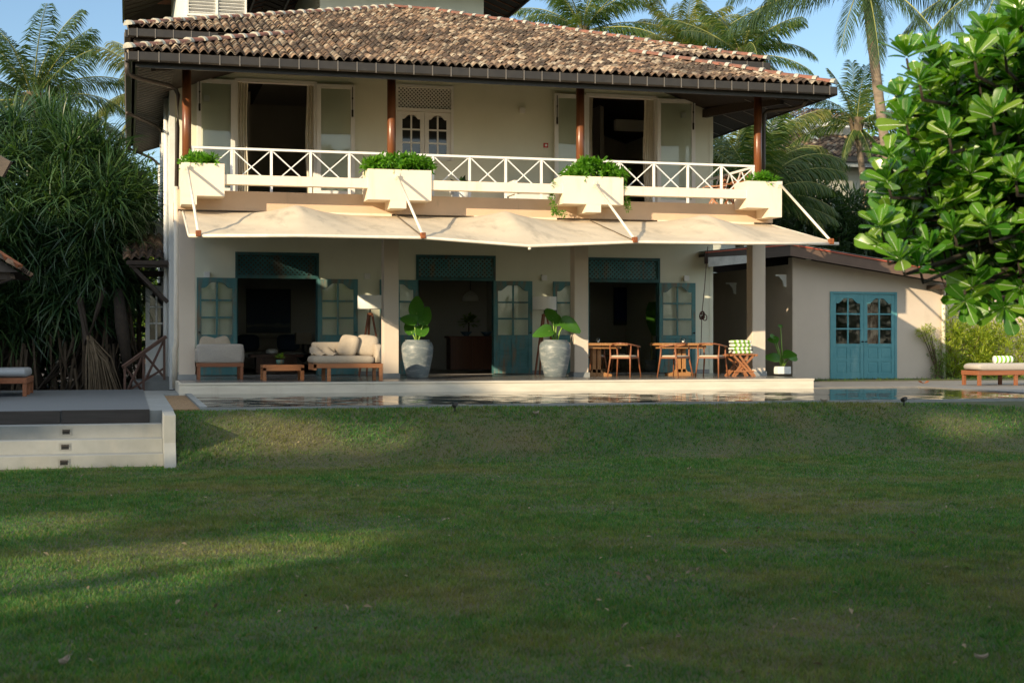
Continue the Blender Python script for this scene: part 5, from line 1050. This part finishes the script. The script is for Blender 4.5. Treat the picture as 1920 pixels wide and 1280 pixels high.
def pandanus(label, pxr, base_px, Yb, nn):
    t = thing('screw_pine', label, 'screw pine', gp(base_px, Yb+.6), 0, 'screw pines left of the house'); parts = []; cs_ = []
    while len(cs_) < nn:
        px = random.uniform(*pxr); a, b_ = np.interp(px, *TOPP), np.interp(px, *BOTP); v = random.random()**.85; py = a+(b_-a)*v
        if py > 395 and px > 236: continue
        ed = 1-((py-a)/(b_-a)*1.6-.6 if py > a+(b_-a)*.375 else (1-(py-a)/(b_-a)/.375)*.8)**2 if True else 0
        Y = Yb+2.2-2.3*math.sqrt(max(0, min(1, ed)))+random.uniform(-.2, 1.2); cs_.append(at(px, py, Y))
    cs_ = np.array([tuple(c) for c in cs_])
    for q in range(4):
        s = cs_[q::4]; parts.append(scatter(*SRT[q], rot_rand(len(s), .55)*RNG.uniform(.75, 1.15, len(s))[:, None, None], s))
    np_obj('crown', *merge(parts), PAND, t)
    tr = MB(); bs = Vector(gp(base_px, Yb+1.0))
    for k in range(26):
        c = Vector(cs_[random.randrange(nn)]); m_ = bs.lerp(c, .55)+Vector((random.uniform(-.5, .5), .5, random.uniform(-.2, .5))); tr.tube([bs+Vector((random.uniform(-.5, .5), 0, 0)), m_, c], [.11, .07, .04], 7)
    for k in range(16):
        a = bs+Vector((random.uniform(-1.6, .45), random.uniform(-.6, .3), 0)); tr.tube([a, bs+Vector((random.uniform(-.4, .4), .1, random.uniform(1.0, 1.9)))], [.03, .045], 6)
    tr.build('trunk', PANDB, t, w=True, smooth=True)
    dl_ = MB()
    for k in range(70):
        c = Vector(cs_[random.randrange(nn)]); px_ = min(random.uniform(*pxr), 240); b_ = np.interp(px_, *BOTP); p = at(px_, b_-random.uniform(-40, 40), Yb+random.uniform(.3, 1.6)); l_ = random.uniform(.6, 1.6); dx = random.uniform(-.25, .25)
        dl_.bar(p, p+Vector((dx*.4, -.1, -l_*.5)), .05, .008, (0, 1, 0)); dl_.bar(p+Vector((dx*.4, -.1, -l_*.5)), p+Vector((dx, -.05, -l_)), .05, .006, (0, 1, 0), w2=.015)
    dl_.build('dead_leaves', DEADDK, t, w=True); return t
pandanus('big dark screw pine with strap leaves beside the house, nearer its stairs', (95, 282), 190, 34.6, 230); pandanus('screw pine with strap leaves at the left edge behind the dark deck', (-260, 120), 40, 34.9, 340)
bushy('leafy_tree', 'dark evergreen mass filling in behind the screw pines', 'tree', (-240, 276), ([-240, 276], [330, 430]), 735, 38.6, .8, 330, .85, HEDGE, 60)
# bundle of hanging dead leaves
mb = MB()
for k in range(60):
    a = at(168+random.uniform(-6, 6), 640+random.uniform(-12, 10), 33.7); f_ = random.uniform(0, 1); b_ = at(158+75*f_, 738, 33.5+random.uniform(-.3, .3)); m_ = a.lerp(b_, .5)+Vector((.12*(f_-.2), 0, .16)); mb.tube([a, m_, b_], [.012, .016, .01], 4)
t = thing('dead_leaf_bundle', 'fan of straw brown dead leaves hanging beside the stair railing', 'dead leaves', tuple(at(168, 640, 33.7))); mb.build('strands', STRAW, t, w=True)
MB().tube([at(150, 560, 34.4), at(163, 640, 33.8), at(185, 575, 34.2), at(195, 540, 34.4)], [.08, .11, .06, .05], 7).build('stub', PANDB, t, w=True)
MB().tube([at(222, 545, 34.6), at(228, 610, 34.2), at(240, 690, 34.0)], [.12, .15, .10], 8).build('stub', PANDB, t, w=True, smooth=True)
# dracaena between tree and house
t = thing('dracaena', 'dark broad leaved dracaena against the left side of the house', 'shrub', gp(262, 36.5)); S2 = strap_rosette(34, 1.0, .10); cs_ = np.array([tuple(at(px, py, 36.3)) for px, py in ((258, 372), (248, 400), (275, 425), (255, 450))])
np_obj('crown', *scatter(*S2, rot_rand(4, .25)*.95, cs_), PAND, t); MB().tube([gp(262, 36.5), at(258, 420, 36.5), at(258, 372, 36.3)], [.07, .05, .04], 7).build('trunk', BARK, t, w=True)

bushy('leafy_tree', 'dark dense tree behind the outbuilding roof, directly right of the awning', 'tree', (1440, 1560), ([1440, 1500, 1560], [365, 350, 385]), 560, 42, 1.2, 90, .75, HEDGE, 1500, 'dark trees behind the outbuilding', CLN)
bushy('leafy_tree', 'dark dense tree behind the outbuilding roof below the young palm', 'tree', (1540, 1680), ([1540, 1600, 1680], [405, 375, 410]), 560, 42.5, 1.2, 100, .75, HEDGE, 1610, 'dark trees behind the outbuilding', CLN)
bushy('leafy_tree', 'dark dense tree behind the garden wall at the right edge', 'tree', (1700, 1980), ([1700, 1980], [380, 380]), 580, 44, 1.5, 110, .9, HEDGE, 1850, 'dark trees behind the outbuilding', CLN)
bushy('leafy_tree', 'bright green round leaved tree top showing behind the young palm', 'tree', (1555, 1660), ([1555, 1600, 1640, 1660], [235, 200, 195, 225]), 330, 62, 1.0, 46, 1.0, BUSH, 1605)
bushy('leafy_bush', 'sunlit bush in the narrow gap between the house side and the screw pine', 'bush', (258, 300), ([258, 300], [300, 310]), 640, 48, .8, 60, .8, BUSH, 280)
# far trees that close the horizon
C = []
for i in range(420):
    x = random.uniform(-60, 110); y = random.uniform(82, 92); C.append((x, y, random.uniform(-.3, 1)*0+abs(random.gauss(0, 1))*3.2+.6))
for i in range(900):
    g = random.uniform(.95, 2*math.pi+.1-1.3)+math.pi/2; r_ = random.uniform(62, 72); C.append((r_*math.cos(g), r_*math.sin(g), abs(random.gauss(0, 1))*3.0+.2))
far = foliage('distant_trees', None, C, 2.4, HEDGE, CL); tag(far, kind='stuff')
# wall shrubs
for k, (pxr, top, bot, Y, nn, rad, bp, lb, mt) in enumerate((((1722, 1752), ([1722, 1752], [596, 610]), 650, 33.4, 9, .15, 1765, 'sparse leggy shrub left of the outbuilding drainpipe', OLEA), ((1768, 1806), ([1768, 1785, 1806], [640, 575, 600]), 700, 33.6, 22, .30, 1788, 'tall yellow green shrub just right of the drainpipe', OLEA),
        ((1795, 1850), ([1795, 1825, 1850], [620, 600, 630]), 712, 33.7, 24, .30, 1820, 'dense yellow green shrub behind the left end of the poolside lounger', OLEA), ((1836, 1884), ([1836, 1862, 1884], [600, 588, 600]), 700, 33.8, 22, .30, 1858, 'tall airy yellow green shrub behind the rolled towel', OLEA),
        ((1880, 1935), ([1880, 1905, 1935], [620, 605, 610]), 710, 33.7, 22, .30, 1910, 'yellow green shrub at the right edge by the garden wall', OLEA), ((1738, 1775), ([1738, 1775], [665, 655]), 712, 33.3, 10, .16, 1757, 'low sparse shrub at the foot of the drainpipe', BUSH))):
    bushy('wall_shrub', lb, 'shrub', pxr, top, bot, Y, .22, nn, rad, mt, bp, 'shrubs along the garden wall', CLN, .018)
# plants in the balcony planters
for i, (px0, px1, top, lb) in enumerate(((350, 398, 292, 'small green plant filling the leftmost balcony planter'), (688, 800, 292, 'dense bright green mound filling the second balcony planter'), (1064, 1160, 298, 'tall bright green mound filling the third balcony planter'), (1414, 1440, 330, 'low tuft of leaves in the rightmost balcony planter'))):
    a, b_, zt = PBOX[i]; Y = 29.75; x0, x1 = X(px0, Y), X(px1, Y); h = Z(.5*(px0+px1), top, Y)-zt; t = thing('planter_plant', lb, 'plant', ((x0+x1)/2, Y, zt-.05), 0, 'green plants in the balcony planters')
    nn = int(60*(x1-x0))+6; C = []
    for k in range(nn):
        u = random.random(); hh = h*(.35+.65*math.sin(math.pi*(.12+.76*u)) if i != 2 else .3+.75*math.sin(math.pi*min(1, u*1.05))**1.3); C.append((x0+(x1-x0)*u, Y+random.uniform(-.27, .2), zt-.02+hh*random.random()**.5*.9))
    foliage('foliage', t, C, .15, PLANTL, CLP); mb = MB()
    for c in C[:10]: mb.tube([(c[0], Y, zt-.07), c], .008, 5)
    mb.build('stems', RACH, t, w=True)
    if i == 2:
        for px, pts in ((1037, ((1040, 340), (1034, 372), (1040, 398), (1062, 402))), (1176, ((1168, 345), (1174, 372), (1178, 396)))):
            P = [at(p, q, 29.6 if j else 29.45) for j, (p, q) in enumerate(pts)]; v_ = MB().tube(P, .007, 5).build('vine', RACH, t, w=True); C = [tuple(P[j].lerp(P[j+1], random.random())) for j in range(len(P)-1) for _ in range(5)]; foliage('vine_leaves', v_, C, .07, PLANTL, CLP)
# glossy big leaved tree at the right, between lawn and pool
TLB = ([20, 60, 100, 140, 190, 235, 270, 320, 380, 430, 500, 560], [1875, 1850, 1750, 1722, 1715, 1725, 1712, 1682, 1670, 1672, 1688, 1785]); TBB = ([1640, 1700, 1740, 1790, 1830, 1880, 1980, 2300], [455, 462, 490, 545, 535, 560, 520, 500]); TTB = ([1690, 1740, 1800, 1825, 1870, 1930, 2100, 2300], [135, 118, 140, 85, 62, 25, -40, 0])
def lshape(x): return .04+1.13*x**.85*max(0, 1-x**6)**.5
def rib_leaf(k=11, width=.56, fold=.05, curve=.14):
    vs = []; fs = []; mi = []
    for i in range(k+1):
        x = i/k; w_ = lshape(x)*width/2; c = .010*(1-.5*x); z = -curve*x*x
        vs += [(x, -w_-c, z+fold), (x, -c, z), (x, c, z), (x, w_+c, z+fold)]
    for i in range(k):
        a = 4*i
        for j in range(3): fs.append((a+j, a+4+j, a+5+j, a+1+j)); mi.append(int(j == 1))
    return np.array(vs, float), np.array(fs), np.array(mi)
BL = rib_leaf(); BMI = BL[2]; BL = BL[:2]; RIBM = leafmat('leaf_midrib', [(.15, .27, .04)], .4, .2)
t = thing('glossy_tree', 'big glossy leaved tree leaning in from the right edge', 'tree', (8.4, 8.6, -.93)); RC = []; tries = 0
for px, py in ((1672, 408), (1668, 300), (1700, 235), (1725, 160), (1790, 150), (1828, 115), (1885, 105), (1660, 470), (1735, 320), (1780, 260), (1862, 225), (1790, 440), (1855, 430), (1810, 560), (1882, 570), (1905, 340), (1820, 330), (1700, 445), (1745, 475), (1905, 60), (1912, 25), (1700, 110), (1745, 105), (1690, 190), (1665, 345), (1652, 430), (1690, 490), (1725, 505), (1850, 70)): RC.append((px, py, 9.3+random.uniform(-.25, .25)))
while len(RC) < 900 and tries < 60000:
    tries += 1; py = random.uniform(20, 570); px = random.uniform(1650, 2250); s = random.choice((9.5, 9.9, 10.3, 10.7, 11.1, 11.5))
    if px < np.interp(py, *TLB)+(14 if s > 10 else 0) or py > np.interp(px, *TBB) or py < np.interp(px, *TTB): continue
    if all((px-a)**2+(py-b_)**2 > 21**2 or abs(s-c) > .32 for a, b_, c in RC): RC.append((px, py, s))
cen = []; parts = []; br = MB(); trunk_pts = [Vector((8.4, 8.6, -.95)), Vector((8.15, 8.75, .4)), Vector((7.7, 9.0, 1.4)), Vector((7.2, 9.3, 2.3)), Vector((6.9, 9.5, 2.9))]
for px, py, s in RC:
    d = ray(px, py); c = Vector((0, 0, CAMZ))+d*s; cen.append(tuple(c)); out = (c-Vector((7.6, 9.6, 1.6))).normalized(); ax = (out*.42+Vector((-.12, -.22, .95))).normalized()
    if py > 520 and random.random() < .8: ax = (out*.5+Vector((0, -.5, -.4))).normalized()
    e1 = ax.orthogonal().normalized(); e2 = ax.cross(e1); nl_ = random.randint(9, 14); D = []; U = []; Ls = []; Ps = []
    for k in range(nl_):
        g = k*2.399+px; f_ = k/nl_; el = 1.30-1.05*f_+random.uniform(-.15, .15); h_ = e1*math.cos(g)+e2*math.sin(g); dr = h_*math.cos(el)+ax*math.sin(el); D.append(dr); U.append(ax*math.cos(el)-h_*math.sin(el)*1.0+Vector((random.gauss(0, .35), random.gauss(0, .35), random.gauss(0, .35)))); Ls.append((.105+.088*f_**.5)*random.uniform(.7, 1.2)); Ps.append(c+ax*(.05*(1-f_))+h_*.01)
    parts.append(scatter(*BL, frames(np.array(D), np.array(U))*np.array(Ls)[:, None, None], np.array(Ps)))
    tp = min(trunk_pts[1:], key=lambda q: (q-c).length); m_ = c.lerp(tp, .35)-Vector((0, 0, .22)); br.tube([tp, c.lerp(tp, .7)-Vector((0, 0, .15)), m_, c-ax*.10, c], [.03, .022, .015, .011, .008], 6)
Vb, Fb = merge(parts); np_obj('crown', Vb, Fb, [BIGL, RIBM], t, smooth=True, mi=np.tile(BMI, len(Fb)//len(BMI))); br.build('branches', PANDB, t, w=True, smooth=True); MB().tube(trunk_pts, [.20, .16, .12, .08, .05], 10).build('trunk', BARK, t, w=True, smooth=True)
CEN = np.array(cen)

# trees left of and behind the camera: their shade lies over the lawn and the deck
hh = np.array([SUN.x, SUN.y]); hh /= np.linalg.norm(hh); qq = np.array([hh[1], -hh[0]]); sd_ = np.array(SUN/SUN.y); nC = 11000
ca_, cb_ = RNG.uniform(-52, 12, nC), RNG.uniform(-44, -37, nC)
Cx = np.stack([hh[0]*cb_+qq[0]*ca_, hh[1]*cb_+qq[1]*ca_, RNG.uniform(6, 27, nC)], -1); k_ = (28-Cx[:, 1])[:, None]; H = Cx+sd_*k_
prof = np.interp(H[:, 0], [-25, -6, -3.5, -1, .5, 2, 3.5, 5.5, 7, 9, 45], [6.2, 5.6, 4.4, 2.9, 1.6, .4, -.3, -.6, -1.3, -2.1, -2.2])+.25*np.sin(H[:, 0]*2.3)
keep = H[:, 2] < prof; edge = (H[:, 2] > prof-2.2) & (H[:, 0] < 3) & (H[:, 0] > -4.5); keep &= ~(edge & (RNG.random(nC) < .6))
HOLES = [tuple(onz(px, py, -.9)) for px, py in ((30, 1058), (130, 1095), (330, 1035), (525, 1020), (-20, 985), (1868, 826))]+[tuple(at(px, py, 21.0)) for px, py in ((405, 852), (475, 798), (565, 842), (690, 826))]+[tuple(at(px, py, 20.6)) for px, py in ((60, 858), (192, 824), (278, 850))]
def blocked(C, pts, r):
    out = np.zeros(len(C), bool)
    for p in np.asarray(pts):
        v = C-p; al = v @ np.array(SUN); out |= np.linalg.norm(v-al[:, None]*np.array(SUN), axis=1) < r
    return out
def holed(C):
    out = np.zeros(len(C), bool); q3 = np.array([qq[0], qq[1], 0.]); v3 = np.cross(np.array(SUN), q3); v3 /= np.linalg.norm(v3)
    for p in np.asarray(HOLES): v = C-p; out |= ((v @ q3)/.85)**2+((v @ v3)/.44)**2 < 1
    return out
Cx = Cx[keep]; ca_ = ca_[keep]
for i, a0 in enumerate(np.arange(-50, 10, 7.5)):
    s = Cx[(ca_ >= a0) & (ca_ < a0+7.5)]
    if len(s) < 6: continue
    m_ = s.mean(0); t = thing('shade_tree', 'tall shade tree standing in the row outside the view', 'tree', (m_[0], m_[1], -.95), 0, 'shade trees outside the view'); Vs, Fs = merge([scatter(*CLS[q], rot_rand(len(s[q::4]), .3)*.9, s[q::4]) for q in range(4) if len(s[q::4])]); Vs = Vs.reshape(-1, 4, 3); cc = Vs.mean(1)
    Vs = Vs[~(holed(cc) | blocked(cc, CEN, .50))]; np_obj('crown', Vs.reshape(-1, 3), np.arange(len(Vs)*4).reshape(-1, 4), HEDGE, t); MB().tube([(0, 0, 0), (.2, 0, 3), (0, .2, 14)], [.4, .3, .2], 10).build('trunk', BARK, t)

# unseen canopy added over the viewer's head to darken the near lawn
nq = 230; Co = np.stack([RNG.uniform(-5, 8, nq), RNG.uniform(-9, 3.5, nq), RNG.uniform(5.6, 8.6, nq)], -1); t = thing('shade_tree', 'wide shade tree whose crown hangs over the viewer', 'tree', (2.5, -7, -.95), 0, 'shade trees outside the view')
Vs, Fs = merge([scatter(*CLS[q], rot_rand(len(Co[q::4]), .3)*1.1, Co[q::4]) for q in range(4)]); Vs = Vs.reshape(-1, 4, 3); cc = Vs.mean(1); Vs = Vs[~(holed(cc) | blocked(cc, CEN, .50))]
np_obj('crown', Vs.reshape(-1, 3), np.arange(len(Vs)*4).reshape(-1, 4), HEDGE, t); MB().tube([(0, 0, 0), (.2, 0, 3), (0, .2, 7.5)], [.4, .3, .15], 10).build('trunk', BARK, t)

# grass blades over the lawn
nG = 520000; s = 4.6+RNG.random(nG)**1.12*20.0; u = RNG.uniform(-.46, .50, nG); gx = (SN+u*CS)*s; gy = (CS-u*SN)*s
gz = np.empty(nG); a_ = np.clip((gy-19.4)/2.7, 0, 1); a_ = a_*a_*(3-2*a_); b_ = np.clip((gx-.60)/.06, 0, 1); b_ = b_*b_*(3-2*b_)
gz = -.93+.66*a_*b_+(.018*np.sin(gx*.9+gy*.4)+.014*np.sin(gx*.35-gy*.8+2))*(1-a_)-.012
ok = (gy < 22.21) & ~((gx < .65) & (gy > 20.05)) & ~((gx < 1.06) & (gy > 22.15)); gx, gy, gz, s = gx[ok], gy[ok], gz[ok], s[ok]; n_ = len(gx)
den = np.sin(gx*1.7+1.3*np.sin(gy*1.1))*np.sin(gy*1.9+gx*.6); h = (.034+.016*RNG.random(n_)+.012*den)*(1+.35*a_[ok]*RNG.random(n_)); wd = .0022+.00042*s; az = RNG.uniform(0, 2*np.pi, n_); ln = RNG.normal(0, .55, (n_, 2))
P = np.stack([gx, gy, gz], -1); w3 = np.stack([np.cos(az), np.sin(az), np.zeros(n_)], -1)*wd[:, None]; tip = P+np.stack([ln[:, 0]*h, ln[:, 1]*h, h], -1)
V = np.stack([P-w3, P+w3, tip], 1).reshape(-1, 3)
tag(np_obj('lawn_grass', V, np.arange(n_*3).reshape(-1, 3), GRASS), kind='stuff')
nb = 420; bs_ = 7+RNG.random(nb)*14; bu = RNG.uniform(-.36, .40, nb); bx, by = (SN+bu*CS)*bs_, (CS-bu*SN)*bs_; ok = (by < 21.6) & ~((bx < .7) & (by > 20)); bx, by = bx[ok], by[ok]
Pb = np.array([(x, y, lawn_z(x, y)+.03) for x, y in zip(bx, by)]); db = rdir(len(Pb)); db = nrm(db*[1, 1, .35])
tag(np_obj('leaf_litter', *scatter(*leaf_tpl(2, .5, .1, .3), frames(db, nrm(RNG.normal(0, .4, (len(Pb), 3))+[0, 0, 1]))*RNG.uniform(.02, .06, len(Pb))[:, None, None], Pb), leafmat('litter', [(.10, .07, .045), (.20, .15, .09), (.30, .24, .16)], .8, 0)), kind='stuff')
def tufts(name, pts, L, mat, kind='stuff'):
    pr_ = []; T3 = strap_rosette(16, 1.0, .06, 3); pts = np.array(pts); return tag(np_obj(name, *scatter(*T3, rot_rand(len(pts), .2)*(L*RNG.uniform(.6, 1.2, len(pts)))[:, None, None], pts), mat), kind=kind)
tufts('verge_grass', [(random.uniform(15.3, 24), random.uniform(31.9, 33.2), -.19) for _ in range(260)]+[(random.uniform(.6, 1.1), random.uniform(19.7, 21.9), lawn_z(.9, 20.6)-.1) for _ in range(70)]+[(random.uniform(-4, .6), random.uniform(20.08, 20.3), -.95) for _ in range(90)], .10, GRASS)
